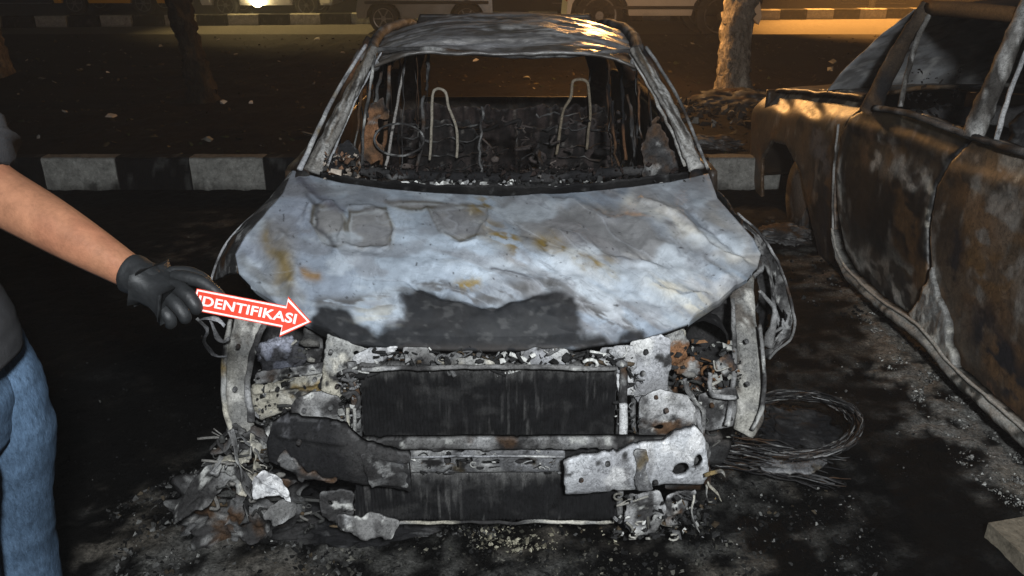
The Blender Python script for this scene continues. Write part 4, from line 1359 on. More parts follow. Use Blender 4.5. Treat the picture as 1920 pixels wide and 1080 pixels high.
def roof_col(A, u, v):
    c = paint_mix(A, (.20, .195, .195), [((.34, .34, .35), (3, 14, 3), .52, .06), ((.10, .09, .08), (4, 20, 4), .55, .05), ((.42, .41, .40), (6, 30, 6), .62, .04)], 84)
    e = sstep(.05, 0, v)[:, None]
    return c * (1 - e * .5) + np.array([.05, .04, .03]) * e * .5


roof = sheet('roof', roof_fn, 130, 110, M['roof'], car, th=.012, colors=roof_col, label='sagging ash grey roof panel')
for s in (-1, 1):
    rail = [Vector((CX + .015 + s * .52, 3.30, 1.245)), Vector((CX + .015 + s * .57, 3.6, 1.285)), Vector((CX + .015 + s * .60, 4.2, 1.30)), Vector((CX + .015 + s * .565, 4.9, 1.275)), Vector((CX + s * .53, 5.12, 1.22))]
    tube('roof_rail', rail, .024, M['burnt'], car, n=10, amp=.006, colors='mottle', dark=.8, sub=8)
    belt = [Vector((CX + s * .70, 2.78, .93)), Vector((CX + s * .76, 3.2, .93)), Vector((CX + s * .78, 4.0, .94)), Vector((CX + s * .74, 4.9, .96)), Vector((CX + s * .68, 5.2, .95))]
    tube('belt_rail', belt, .024, M['burnt'], car, n=10, amp=.006, colors='rust', dark=.8, sub=8)
    tube('door_pillar', [Vector((CX + s * .77, 3.78, .93)), Vector((CX + s * .69, 3.82, 1.15)), Vector((CX + s * .60, 3.86, 1.29))], [.03, .026, .024], M['burnt'], car, n=10, amp=.006, colors='rust', sub=8)
    tube('rear_pillar', [Vector((CX + s * .74, 4.75, .95)), Vector((CX + s * .66, 4.85, 1.12)), Vector((CX + s * .57, 4.90, 1.27))], [.05, .045, .04], M['burnt'], car, n=10, amp=.006, colors='rust', dark=.7, sub=8)
    for y0_, y1_ in ((2.85, 3.77), (3.79, 4.72)):
        def door(u, v, s=s, y0_=y0_, y1_=y1_):
            P = np.stack([CX + s * (.785 + .03 * np.sin(np.pi * v)), y0_ + (y1_ - y0_) * u, .20 + .73 * (1 - v)], 1)
            P[:, 0] += (fbm(P, 4, 6, 4) - .5) * .04
            return P
        sheet('door', door, 36, 30, M['body2'], car, th=.03, thdir=(-s, 0, 0), colors='brown')

    def quarter(u, v, s=s):
        P = np.stack([CX + s * (.785 - .09 * u ** 2 + .02 * np.sin(np.pi * v)), 4.74 + .5 * u, .25 + .70 * (1 - v)], 1)
        P[:, 0] += (fbm(P, 4, 9, 4) - .5) * .03
        return P
    sheet('rear_quarter', quarter, 24, 30, M['body2'], car, th=.02, thdir=(-s, 0, 0), colors='brown')


def gate(u, v):
    z = 1.30 - v * 1.02
    y = 5.18 + .16 * sstep(0, .45, v)
    P = np.stack([CX + (2 * u - 1) * np.interp(v, [0, .35, 1], [.52, .68, .69]), y, z], 1)
    P[:, 1] += (fbm(P, 4, 12, 4) - .5) * .03
    return P


sheet('tailgate', gate, 70, 60, M['body2'], car, th=.02, thdir=(0, 1, 0), colors='brown', cullfn=lambda u, v: ~((np.abs(2 * u - 1) < .80) & (v > .08) & (v < .52)))
MB().box((CX, 4.0, .19), (1.5, 2.5, .04)).build('floor_pan', M['burnt'], car, col='char')
MB().box((CX, 2.80, .55), (1.42, .03, .70)).build('bulkhead', M['burnt'], car, col='char')

# ---- cabin remains
for pts, yy, lab in (([(805, 300), (808, 262), (809, 233), (811, 180), (818, 168), (830, 168), (837, 178), (842, 203), (855, 236), (857, 270), (857, 296)], 3.62, 'bottle shaped bare seat back frame on the left'),
                     ([(1044, 290), (1048, 262), (1055, 212), (1070, 183), (1073, 156), (1082, 150), (1098, 152), (1104, 165), (1107, 215), (1103, 250), (1100, 280)], 3.70, 'bottle shaped bare seat back frame on the right')):
    P = [at(a, b, Y=yy) for a, b in pts]
    sf = tube('seat_frame', P, .0066, M['burnt'], car, n=9, amp=.003, colors=(.30, .27, .22) if lab.endswith('left') else (.18, .15, .11), sub=4, label=lab)
    c0 = sum(P, Vector()) / len(P)
    xl, xr = P[0].x, P[-1].x
    for k in range(5):
        z = c0.z - .02 - k * .065
        xa = xl - .10 - .02 * k
        xb = xr + .10 + .02 * k
        tube('seat_spring', [Vector((xa, yy + .05, z)), Vector(((xa + xb) / 2, yy + .065, z - .012)), Vector((xb, yy + .05, z))], .0028, M['burnt'], sf, n=6, amp=.03, colors='mottled', dark=.7, sub=10)
    px_ = [(a, b) for a, b in [(pts[0][0] - 48, 330), (pts[0][0] - 42, 262), (pts[0][0] - 14, 228), (pts[-1][0] + 16, 228), (pts[-1][0] + 46, 262), (pts[-1][0] + 52, 330)]]
    plate('seat_back', px_, yy + .09, M['burnt'], sf, amp=.02, jag=.03, colors=lambda A: paint_mix(A * np.array([50, 1, 8]), (.012, .011, .011), [((.04, .032, .03), 1, .54, .08), ((.12, .11, .10), 1.7, .69, .03)], 7), cell=.01)
plate('rear_bench', [(725, 325), (735, 212), (790, 200), (860, 196), (930, 203), (1010, 198), (1085, 196), (1150, 208), (1170, 325)], 4.55, M['burnt'], car, amp=.03, jag=.04, colors=lambda A: paint_mix(A * np.array([40, 1, 5]), (.014, .012, .012), [((.045, .034, .032), 1, .54, .08), ((.10, .085, .075), 1.7, .68, .04)], 5), cell=.012)
bits('seat_spring_tangle', 110, (740, 1200), (215, 325), (3.6, 4.2), car, [((.05, .042, .04), 5), ((.12, .10, .09), 1.5), ((.015, .014, .014), 4)], 52, (.01, .035))
tube('dash_bar', [at(640, 318, Y=3.0), at(800, 330, Y=3.02), at(1000, 332, Y=3.02), at(1270, 318, Y=3.0)], .020, M['burnt'], car, n=10, amp=.012, colors='char', dark=1.3, sub=12)
clutter('dash_fragments', 420, (640, 1290), (308, 336), (2.95, 3.1), (.006, .03), [((.012, .011, .011), 8), ((.03, .022, .02), 3), ((.14, .13, .12), .4)], car, 49)
tube('steering_ring', [at(748 + 46 * math.cos(a), 262 + 30 * math.sin(a), Y=3.16) for a in [2 * math.pi * k / 14 for k in range(14)]], .0045, M['burnt'], car, n=8, amp=.003, closed=True, colors='mottled', dark=.9, sub=3)
tube('bare_rod', [at(762, 100, Y=3.7), at(744, 200, Y=3.45), at(722, 322, Y=3.1)], .006, M['burnt'], car, n=8, amp=.003, colors=(.34, .32, .30), sub=8, label='thin pale rod standing left of the seats')
for i, (xa, xb, yt, ybt, cc) in enumerate([(703, 676, 100, 325, 'mottle'), (718, 700, 98, 250, 'mottled'), (732, 712, 100, 312, 'rust'), (690, 664, 120, 310, 'rust'), (806, 800, 90, 170, 'mottled'), (792, 782, 180, 320, 'mottled'),
                                           (1150, 1162, 190, 330, 'rust'), (1163, 1172, 110, 300, 'rust'), (1176, 1190, 180, 330, 'mottled'), (1196, 1212, 160, 328, 'rust'), (1216, 1226, 240, 330, 'mottle'), (1138, 1150, 160, 250, 'rust'),
                                           (905, 903, 200, 335, 'mottled'), (1232, 1250, 220, 325, 'rust'), (1010, 1008, 280, 335, 'mottled'), (1184, 1196, 230, 330, 'mottle')]):
    yy = 3.0 + (i * 37 % 10) * .05
    tube('hanging_strip', [at(xa, yt, Y=yy + .2), at((xa + xb) / 2 + (i % 3 - 1) * 4, (yt + ybt) / 2, Y=yy + .1), at(xb, ybt, Y=yy)], [.006, .005 + .003 * (i % 3), .006], M['burnt'], car, n=7, amp=.010, colors=cc, dark=.9, sub=8)
for i in range(26):
    rg = random.Random(900 + i)
    xa = rg.choice([rg.uniform(672, 800), rg.uniform(1100, 1225), rg.uniform(700, 1200)])
    side_ = xa < 800 or xa > 1100
    ya, yb_ = (rg.uniform(96, 130) if side_ else rg.uniform(215, 260)), rg.uniform(260, 335)
    yy = rg.uniform(3.35, 3.9) if side_ else rg.uniform(4.1, 4.45)
    tube('hanging_strand', [at(xa, ya, Y=yy), at(xa + rg.uniform(-8, 8), (ya + yb_) / 2, Y=yy), at(xa + rg.uniform(-10, 10), yb_, Y=yy)], rg.uniform(.0015, .005), M['burnt'], car, n=5, amp=.012, colors=rg.choice(['rust', 'mottled', 'char', 'mottled']), dark=rg.uniform(.5, 1.0), sub=6)
plate('burnt_trim', [(684, 200), (700, 186), (724, 182), (722, 210), (708, 225), (716, 300), (690, 312), (668, 300), (680, 250)], 3.2, M['burnt'], car, amp=.02, jag=.03, colors='rust', dark=1.6)
plate('burnt_trim', [(606, 330), (620, 285), (650, 262), (668, 290), (664, 330), (640, 338)], 2.95, M['burnt'], car, amp=.02, jag=.03, colors='rust', dark=1.4)
plate('burnt_trim', [(1200, 300), (1215, 240), (1236, 230), (1262, 290), (1270, 325), (1210, 330)], 2.97, M['burnt'], car, amp=.02, jag=.03, colors='mottled', dark=1.0)
tube('screen_header', [at(690, 93, Y=3.33), at(800, 92, Y=3.33), at(940, 104, Y=3.33), at(1080, 103, Y=3.33), at(1190, 95, Y=3.33)], [.009] * 5, M['burnt'], car, n=10, amp=.006, colors='mottled', dark=1.0, sub=10)

# ================================================================== THE BURNT CAR ON THE RIGHT
SX = 1.80
car2 = empty('burnt_car', (SX + .8, 4.0, 0), 'rust brown and black burnt car parked along the right edge facing away', 'car')


def side_cols(stains, base='brown', dark=1.0, seed=0):
    """stains: (polyline or point in photo pixels on the flank, width in m, colour, strength)"""
    S = []
    for line, w, c, st in stains:
        S.append(([(at(a, b, X=SX).y, at(a, b, X=SX).z) for a, b in line], w, c, st))

    def f(A):
        col = pal(base, seed)(A) * dark
        n1 = (fbm(A, 7, seed + 70, 5) - .5) * .26
        n2 = (fbm(A, 7, seed + 71, 5) - .5) * .26
        g = fbm(A, (10, 10, 18), seed + 72, 4)
        for l, w, c, st in S:
            if len(l) == 1:
                l = l + [(l[0][0] + .001, l[0][1])]
            m = np.exp(-(seg_dist(A[:, 1] + n1, A[:, 2] + n2, l) / w) ** 2) * st * (.15 + 1.25 * sstep(.42, .54, g))
            m = np.clip(m, 0, 1)[:, None]
            col = col * (1 - m) + np.array(c) * m
        return col
    return f


ASHL = (.46, .445, .41)
fend = plate('front_wing', [(1407, 215), (1416, 178), (1432, 166), (1520, 168), (1600, 176), (1586, 205), (1572, 240), (1564, 340), (1562, 500), (1528, 484), (1514, 400), (1500, 325), (1472, 272), (1446, 265), (1427, 300), (1420, 380), (1434, 436), (1412, 385), (1405, 300)], SX, M['body2'], car2, plane='X', cell=.010, amp=.006, nf=5, th=.02, jag=.002, bulge=.05,
             colors=side_cols([([(1420, 180), (1500, 172), (1590, 182)], .05, (.30, .26, .20), .8), ([(1530, 250), (1545, 320)], .09, (.10, .105, .12), .8), ([(1540, 360), (1540, 480)], .12, (.02, .02, .024), .9), ([(1480, 290), (1500, 330)], .05, (.02, .02, .02), .8)], 'brown', 1.1, 5),
             relief=lambda U, V: .10 * sstep(-.20, .0, V - (.966 - .143 * (U - 4.31))) ** 1.5 + .03 * np.exp(-(((U - 5.50) / .16) ** 2 + ((V - .69) / .035) ** 2)) + .03 * np.exp(-(((U - 4.95) / .16) ** 2 + ((V - .76) / .035) ** 2)), label='front wing with orange light glancing off its dented top')
tube('wing_edge', [at(1572, 232, X=SX - .012), at(1563, 330, X=SX - .012), at(1562, 420, X=SX - .012), at(1566, 490, X=SX - .012)], .007, M['burnt'], fend, n=8, amp=.003, colors='pillar', dark=.9, sub=10)
fdoor = plate('front_door', [(1590, 218), (1610, 206), (1650, 202), (1700, 212), (1760, 232), (1812, 252), (1794, 275), (1768, 310), (1748, 350), (1736, 430), (1734, 520), (1724, 612), (1640, 556), (1592, 510), (1572, 470), (1566, 400), (1566, 310), (1574, 250)], SX, M['body2'], car2, plane='X', cell=.0085, amp=.006, nf=5, th=.03, jag=.0015, bulge=.045,
              colors=side_cols([([(1575, 300), (1570, 420), (1590, 490), (1660, 560), (1724, 612)], .035, ASHL, .85), ([(1640, 285), (1700, 330), (1722, 345)], .045, ASHL, .95), ([(1650, 300), (1660, 320)], .04, ASHL, .9), ([(1600, 480), (1650, 500), (1700, 540)], .06, (.20, .19, .17), .8), ([(1690, 400), (1650, 430), (1660, 360)], .16, (.010, .009, .009), 1.0), ([(1730, 360), (1738, 440)], .03, (.40, .38, .33), .8), ([(1690, 215), (1740, 240)], .04, (.30, .27, .23), .7), ([(1620, 240), (1620, 280)], .07, (.10, .06, .035), .8)], 'brown', .8, 15),
              folds=[([(1590, 232), (1700, 262), (1790, 300)], .035, .012), ([(1600, 440), (1700, 520)], .05, -.010)], label='front door scorched black with ash grey lower edge')
rdoor = plate('rear_door', [(1814, 254), (1870, 270), (1920, 288), (2000, 310), (2180, 360), (2240, 700), (2200, 1160), (2050, 960), (1920, 822), (1830, 742), (1782, 690), (1768, 640), (1744, 540), (1742, 430), (1752, 350), (1776, 300)], SX - .005, M['body2'], car2, plane='X', cell=.0085, amp=.006, nf=4, th=.03, jag=.0015, bulge=.045,
              colors=side_cols([([(1745, 380), (1744, 500), (1765, 600)], .022, ASHL, .8), ([(1800, 290), (1840, 330), (1880, 300)], .05, (.30, .27, .23), .9), ([(1800, 280), (1840, 400), (1850, 600)], .14, (.13, .07, .03), .6), ([(1900, 380), (1960, 500)], .12, (.10, .06, .03), .6), ([(1830, 350), (1900, 340)], .03, (.30, .27, .22), .6), ([(1850, 640), (1900, 720)], .12, (.018, .018, .022), .95), ([(1830, 470), (1870, 520)], .12, (.12, .07, .03), .7), ([(1790, 690), (1850, 745), (1920, 812)], .018, (.14, .08, .05), .8), ([(1800, 440), (1790, 520)], .06, (.02, .018, .02), .8)], 'brown', 1.15, 25),
              folds=[([(1780, 320), (1900, 350), (2100, 420)], .035, .012)], label='rear door in mottled rust brown')
up_ = [at(a, b, X=SX - .02) for a, b in [(1564, 430), (1572, 468), (1592, 505), (1650, 560), (1724, 610), (1785, 682), (1850, 740), (1920, 802), (2060, 942), (2200, 1130)]]
lo_ = [at(a, b, X=SX - .03) for a, b in [(1564, 450), (1572, 492), (1590, 530), (1648, 584), (1722, 640), (1785, 716), (1850, 776), (1920, 842), (2060, 988), (2200, 1190)]]
sheet('sill', lerp_rows(up_, lo_, 10, 2, (-.02, 0, 0), .006, 16, 4), 260, 14, M['burnt'], car2, th=.03, thdir=(1, 0, 0), colors=lambda A, u, v: paint_mix(A, (.20, .195, .18), [((.36, .35, .32), 9, .52, .08), ((.05, .05, .045), 14, .58, .06)], 4), label='ash covered sill below the doors')
tube('sill_edge', [p + Vector((-.012, 0, .004)) for p in up_], .007, M['burnt'], car2, n=8, amp=.004, colors=(.40, .38, .34), sub=8)
fl_ = plate('pillar_foot', [(1742, 500), (1752, 545), (1774, 600), (1776, 640), (1792, 694), (1760, 664), (1722, 622), (1700, 588), (1722, 560), (1736, 520)], SX - .022, M['burnt'], car2, plane='X', cell=.006, amp=.008, nf=14, th=.03, jag=.008, colors='upright', dark=1.3, label='pale ash flare between the two doors')


def side_tube(name, pts, r, **kw):
    return tube(name, [at(a, b, X=x) for a, b, x in pts], r, M['burnt'], car2, **kw)


# pillars and roof rail
side_tube('front_pillar', [(1628, 212, 1.822), (1658, 150, 1.867), (1696, 80, 1.922), (1745, 8, 2.000)], [.05, .045, .04, .04], n=14, amp=.010, flat=(.75, 1), colors='brown', dark=1.5, sub=9, label='brown front pillar beside the fallen windscreen')
side_tube('pillar_edge', [(1688, 200, 1.844), (1706, 120, 1.889), (1735, 40, 1.978), (1765, 10, 2.022)], [.012, .012, .012, .012], n=10, amp=.006, colors='pillar', dark=.7, sub=9)
side_tube('centre_pillar', [(1822, 258, 1.822), (1858, 170, 1.878), (1905, 60, 1.956), (1932, 0, 2.000)], [.060, .055, .048, .045], n=16, amp=.010, flat=(1, .6), colors='pillar', dark=.75, sub=9, label='wide pale centre pillar')
side_tube('pillar_edge', [(1868, 262, 1.811), (1892, 180, 1.867), (1935, 70, 1.956)], [.010, .009, .008], n=10, amp=.003, colors='white', dark=.8, sub=9)
side_tube('belt_rail', [(1640, 203, 1.817), (1700, 212, 1.811), (1812, 252, 1.811), (1920, 286, 1.811), (2100, 335, 1.811)], .015, n=10, amp=.006, colors='mottle', dark=.7, sub=8)
# roof, windscreen, far flank, inner door side
ROOF2 = 1.43
rf2 = lambda u, v: (lambda P: P + np.stack([P[:, 0] * 0, P[:, 0] * 0, (fbm(P, 3, 33, 4) - .5) * .05], 1))(np.stack([2.0 + 1.14 * u, 4.02 - 2.5 * v, ROOF2 + .05 * np.sin(np.pi * u) - .04 * (1 - np.sin(np.pi * np.clip(v + .25, 0, 1)))], 1))
sheet('roof', rf2, 40, 60, M['body2'], car2, th=.02, colors='brown')


def ws2(u, v):
    a = np.array([(1.978, 4.167, 1.402), (3.12, 4.167, 1.402)])
    b = np.array([(1.867, 4.844, .897), (3.2, 4.844, .897)])
    P = (a[0] * (1 - u[:, None]) + a[1] * u[:, None]) * (1 - v[:, None]) + (b[0] * (1 - u[:, None]) + b[1] * u[:, None]) * v[:, None]
    P[:, 1] += .10 * np.sin(np.pi * u) + .07 * np.sin(np.pi * v)
    P[:, 2] += (fbm(P, 5, 44, 4) - .5) * .05
    return P


sheet('windscreen', ws2, 50, 40, M['sheet'], car2, th=.008, colors=lambda A, u, v: paint_mix(A, (.33, .34, .35), [((.2, .2, .2), 9, .52, .06), ((.45, .45, .44), 14, .6, .05), ((.06, .05, .045), 6, .62, .06)], 3), label='crazed grey white windscreen')


def bon2(u, v):
    P = np.stack([SX + .07 + 1.34 * u, 4.36 + 1.46 * v, .955 - .207 * v + .05 * np.sin(np.pi * u)], 1)
    P[:, 2] += (fbm(P, 5, 55, 4) - .5) * .04
    return P


sheet('bonnet', bon2, 40, 30, M['body2'], car2, th=.02, colors='brown', dark=1.2)


def nose2(u, v):
    P = np.stack([SX + .02 + 1.42 * u, 5.83 - .0 * v, .74 - .62 * v], 1)
    P[:, 1] += .1 * np.sin(np.pi * u) + (fbm(P, 5, 56, 4) - .5) * .05
    return P


sheet('front_panel', nose2, 40, 20, M['body2'], car2, th=.02, thdir=(0, -1, 0), colors='brown')


def far2(u, v):
    P = np.stack([3.26 + 0 * u, 5.5 - 4.5 * u, .88 - .78 * v], 1)
    P[:, 0] += (fbm(P, 3, 57, 4) - .5) * .05
    return P


sheet('far_flank', far2, 60, 20, M['body2'], car2, th=.02, thdir=(-1, 0, 0), colors='brown', dark=.8)
for yy in (3.05, 1.95):
    tube('far_pillar', [Vector((3.24, yy, .88)), Vector((3.17, yy + .02, 1.15)), Vector((3.1, yy + .03, 1.42))], .035, M['burnt'], car2, n=10, amp=.006, colors='brown', dark=1.2)
tube('far_roof_rail', [Vector((3.24, 4.75, .86)), Vector((3.14, 4.0, 1.39)), Vector((3.14, 2.8, 1.43)), Vector((3.1, 1.5, 1.38))], .035, M['burnt'], car2, n=10, amp=.006, colors='brown')
tube('roof_rail', [at(1735, 14, X=2.0), Vector((2.0, 3.3, 1.43)), Vector((2.0, 2.2, 1.42)), Vector((1.96, 1.4, 1.36))], .035, M['burnt'], car2, n=10, amp=.006, colors='brown', dark=1.4)
MB().box((2.54, 3.2, .13), (1.36, 4.0, .04)).build('floor_pan', M['burnt'], car2, col='char')
MB().box((2.54, 4.7, .50), (1.36, .04, .60)).build('bulkhead', M['burnt'], car2, col='char')
for sx_ in (2.18, 2.88):
    plate('seat_back', [(sx_ - .23, .25), (sx_ + .23, .25), (sx_ + .20, .88), (sx_ + .08, .90), (sx_ + .06, 1.06), (sx_ - .06, 1.06), (sx_ - .08, .90), (sx_ - .2, .88)], 3.35, M['burnt'], car2, px=False, amp=.03, jag=.03, colors='char', cell=.015, th=.05)
tube('dash_bar', [Vector((1.92, 4.17, .85)), Vector((2.5, 4.14, .88)), Vector((3.18, 4.17, .85))], .05, M['burnt'], car2, n=12, amp=.03, colors='char', dark=1.4, sub=12)
clutter('dash_fragments', 60, (1700, 1800), (130, 220), (3.9, 4.2), (.006, .03), [((.012, .011, .011), 8), ((.05, .045, .04), 2)], car2, 59)
plate('wheel_house', [(4.45, .02), (5.60, .02), (5.60, .70), (4.45, .80)], 2.16, M['burnt'], car2, plane='X', px=False, cell=.02, amp=.02, colors='char', dark=.7, roll=0)
w2_ = MB().lathe((SX + .12, 4.95, .22), [(-.09, .15), (-.095, .235), (-.08, .235), (.08, .235), (.095, .235), (.09, .15)], 'X', 36).build('front_wheel', M['burnt'], car2, smooth=True, col='mottled')
MB().lathe((SX + .12, 4.95, .22), [(-.07, .05), (-.05, .15), (.05, .15), (.06, .05)], 'X', 24).build('rim', M['burnt'], w2_, smooth=True, col='mottled')
w3_ = MB().lathe((SX + .12, 1.35, .22), [(-.09, .15), (-.095, .235), (-.08, .235), (.08, .235), (.095, .235), (.09, .15)], 'X', 36).build('rear_wheel', M['burnt'], car2, smooth=True, col='mottled')


def q2(u, v):
    P = np.stack([SX + .01 + .02 * u, 1.92 - 1.15 * u, .985 - .85 * v], 1)
    P[:, 0] += (fbm(P, 4, 58, 4) - .5) * .04
    return P


sheet('rear_wing', q2, 60, 40, M['body2'], car2, th=.02, thdir=(1, 0, 0), colors='brown')



def boot2(u, v):
    P = np.stack([SX + .03 + 1.42 * u, np.where(v < .5, 1.35 - 1.16 * v, .77 - .06 * (v - .5)), np.where(v < .5, 1.0 - .02 * v + .03 * np.sin(np.pi * u), .985 - 1.5 * (v - .5))], 1)
    P[:, 2] += (fbm(P, 5, 66, 4) - .5) * .03
    return P


sheet('boot_lid', boot2, 40, 40, M['body2'], car2, th=.02, colors='brown')
for x_a, x_b in ((1.86, 2.0), (3.2, 3.08)):
    tube('rear_pillar', [Vector((x_a, 1.40, .98)), Vector(((x_a + x_b) / 2, 1.45, 1.2)), Vector((x_b, 1.52, 1.39))], .04, M['burnt'], car2, n=10, amp=.008, colors='brown', dark=1.2)

# ================================================================== DEBRIS ON THE GROUND
def scatter(poly, n, size, palette, seed, flat=.5, zoff=.3, name='ash_rubble', heap=0.0, lump=1.0):
    rg = np.random.default_rng(seed)
    w = np.array([tuple(at(a, b, Z=0).xy) for a, b in poly])
    lo, hi = w.min(0), w.max(0)
    pts = []
    while len(pts) < n:
        q = lo + (hi - lo) * rg.random((n * 3, 2))
        dens = sstep(.38, .62, fbm(np.column_stack([q, np.zeros(len(q))]), 6, seed + 1, 4))
        ok = in_poly(q[:, 0], q[:, 1], [tuple(p) for p in w]) & (rg.random(len(q)) < .12 + .88 * dens)
        pts += q[ok].tolist()
    P = np.array(pts[:n])
    n = int(n * (.6 if seed in (201, 202, 203, 206) else 1))
    P = P[:n]
    s = (size[0] + (size[1] - size[0]) * rg.random(n) ** 5) * .46
    dd = seg_dist(P[:, 0], P[:, 1], [tuple(p) for p in w] + [tuple(w[0])])
    hz = heap * sstep(0, .15, dd) * rg.random(n)
    z = ground_h(P[:, 0], P[:, 1]) + s * zoff * flat + hz
    return chips(name, np.column_stack([P, z]), s, pick_cols(n, palette, rg) * (1.0 if seed == 204 else .6), M['chip'], None, flat=flat, seed=seed, lump=lump)


GP = [((.34, .34, .32), 1), ((.15, .15, .145), 3), ((.05, .05, .048), 6), ((.015, .015, .015), 10), ((.08, .065, .045), 1)]
scatter([(200, 960), (340, 880), (560, 900), (660, 1000), (680, 1100), (220, 1110)], 4600, (.004, .034), GP, 201)
scatter([(600, 985), (1340, 965), (1430, 1110), (600, 1110)], 4200, (.004, .028), [((.36, .34, .27), .7), ((.15, .145, .125), 2), ((.06, .058, .05), 6), ((.02, .02, .02), 9)], 202)
scatter([(850, 985), (1180, 985), (1150, 1030), (900, 1030)], 700, (.005, .030), [((.50, .47, .36), 4), ((.25, .23, .17), 3), ((.05, .05, .04), 3)], 208)
scatter([(1320, 830), (1560, 860), (1700, 1110), (1340, 1110)], 2600, (.004, .026), GP, 203)
scatter([(1610, 520), (1720, 620), (1940, 830), (1940, 1000), (1790, 860), (1650, 680)], 7000, (.004, .022), [((.34, .34, .32), 4), ((.2, .2, .19), 5), ((.07, .07, .065), 4), ((.02, .02, .02), 3)], 204)
scatter([(1420, 410), (1560, 420), (1620, 540), (1640, 620), (1500, 560)], 700, (.006, .04), GP, 205)
scatter([(1430, 600), (1660, 600), (1740, 900), (1440, 900)], 1200, (.004, .020), [((.2, .2, .19), 2), ((.05, .05, .05), 5), ((.02, .02, .02), 8)], 206)
scatter([(0, 620), (400, 620), (420, 900), (200, 960), (0, 1080)], 900, (.004, .018), [((.12, .12, .11), 1), ((.03, .03, .03), 6), ((.012, .012, .012), 8)], 207)
scatter([(60, 360), (420, 380), (420, 560), (100, 560)], 260, (.005, .02), [((.14, .13, .11), 1), ((.03, .026, .02), 6)], 209)
scatter([(560, 930), (700, 960), (1200, 960), (1330, 930), (1340, 1000), (600, 1010)], 1500, (.005, .03), GP, 210, heap=.06)
# heap in front of the left wheel
scatter([(330, 900), (420, 860), (520, 850), (580, 930), (560, 1000), (380, 1000)], 1900, (.006, .040), [((.46, .45, .42), 3), ((.22, .22, .21), 4), ((.06, .06, .06), 6), ((.02, .02, .02), 5), ((.14, .10, .07), 1)], 211, heap=.15, flat=.45)
scatter([(1300, 800), (1420, 800), (1440, 850), (1340, 870)], 420, (.006, .03), GP, 212, heap=.10)
hp = blob('ash_heap', at(450, 960, Z=0) + Vector((0, .02, 0)), (.20, .16, .12), M['burnt'], None, sub=5, amp=.5, nf=3, colors='mottled', floor=-.01)
tag(hp, kind='stuff')
hp = blob('ash_heap', at(640, 1010, Z=0) + Vector((0, .1, 0)), (.24, .14, .05), M['burnt'], None, sub=5, amp=.5, nf=3, colors='char', floor=-.01)
tag(hp, kind='stuff')


def thing_plate(name, poly, Y, label, cat, **kw):
    o = plate(name, poly, Y, M['burnt'], None, **kw)
    tag(o, label, cat)
    return o


thing_plate('shard', [(470, 902), (490, 892), (520, 898), (540, 918), (548, 940), (525, 928), (478, 930)], 1.80, 'white shard standing on the ash heap below the left beam', 'shard', colors='white', dark=1.2, amp=.016, nf=20, tilt=.5, th=.003, cell=.0035, jag=.004, roll=0, folds=[([(480, 898), (540, 925)], .006, .012)])
thing_plate('panel_scrap', [(336, 932), (375, 895), (425, 885), (430, 905), (395, 935), (345, 950)], 1.92, 'flat beige grey scrap left of the ash heap', 'scrap', colors='mottle', dark=.8, amp=.02, nf=20, tilt=1.2, th=.003, roll=0, jag=.006, folds=[([(345, 940), (425, 890)], .008, .016)])
thing_plate('panel_scrap', [(500, 950), (550, 945), (556, 962), (520, 972), (490, 966)], 1.72, 'small pale scrap lying below the white shard', 'scrap', colors='mottle', dark=.8, amp=.02, nf=20, tilt=1.0, th=.003, roll=0, jag=.006)
# crumpled strips where the left wing has collapsed
cr = empty('crumpled_strips', tuple(at(450, 860, Y=1.9)), 'tangle of crumpled grey metal strips below the left upright', 'scrap metal')
for i, pts in enumerate([[(392, 846), (420, 815), (436, 800), (462, 812)], [(400, 850), (430, 840), (446, 820), (470, 830), (500, 862)], [(404, 872), (432, 858), (452, 866), (480, 880)], [(436, 808), (444, 850), (452, 890), (470, 930)], [(462, 806), (490, 812), (504, 836), (496, 856)],
                         [(470, 828), (484, 850), (480, 872), (498, 888)], [(408, 880), (400, 868), (416, 856)], [(440, 880), (466, 905), (462, 950), (452, 985)], [(476, 815), (470, 845), (448, 860), (440, 880)], [(410, 830), (428, 850), (424, 874)]]):
    tube('strip', [at(a, b, Y=1.93 - .015 * (i % 4)) for a, b in pts], [.012, .019, .016, .012, .008][:len(pts)], M['burnt'], cr, n=8, amp=.020, flat=(1, .14), colors=('mottle', 'mottled', 'cream')[i % 3], sub=4)
for i, (poly) in enumerate([[(430, 800), (500, 805), (512, 835), (490, 870), (455, 850), (425, 835)], [(420, 868), (455, 862), (478, 905), (470, 940), (436, 925)], [(470, 880), (520, 885), (560, 915), (520, 920), (480, 905)]]):
    plate('crumpled_sheet', poly, 1.95, M['burnt'], cr, amp=.03, nf=24, jag=.02, colors=('mottle', 'cream', 'mottled')[i], holes=[(poly[0][0] + 30, poly[0][1] + 25, .015, .012)])
plate('footing', [(430, 930), (490, 925), (520, 960), (500, 1010), (430, 1010)], 1.96, M['burnt'], cr, amp=.03, nf=20, jag=.02, colors='mottled')
# tyre wire ring on the right
ring = empty('tyre_wires', tuple(at(1510, 800, Z=.02)), 'coiled steel wires of a burnt tyre on the ground right of the car', 'tyre remains')
for k in range(24):
    rg = random.Random(k)
    pts = []
    for j in range(22):
        a = -2.4 + j * (3.9 + rg.random() * .6) / 21 + rg.uniform(-.04, .04)
        px_ = 1490 + (104 + k * 1.1 + rg.uniform(-4, 4)) * math.cos(a)
        py_ = 797 + (48 + k * .75 + rg.uniform(-3, 3)) * math.sin(a)
        pts.append(at(px_, py_, Z=.025 + .012 * rg.random() + .004 * k))
    tube('wire', pts, .0014 + .0022 * rg.random(), M['burnt'], ring, n=5, amp=.006, colors=('mottle', 'mottled', 'char')[k % 3], dark=.9, sub=2)
blob('melted_tyre', at(1490, 800, Z=.0), (.15, .13, .03), M['burnt'], ring, sub=5, amp=.5, nf=3, colors='char', floor=-.01)
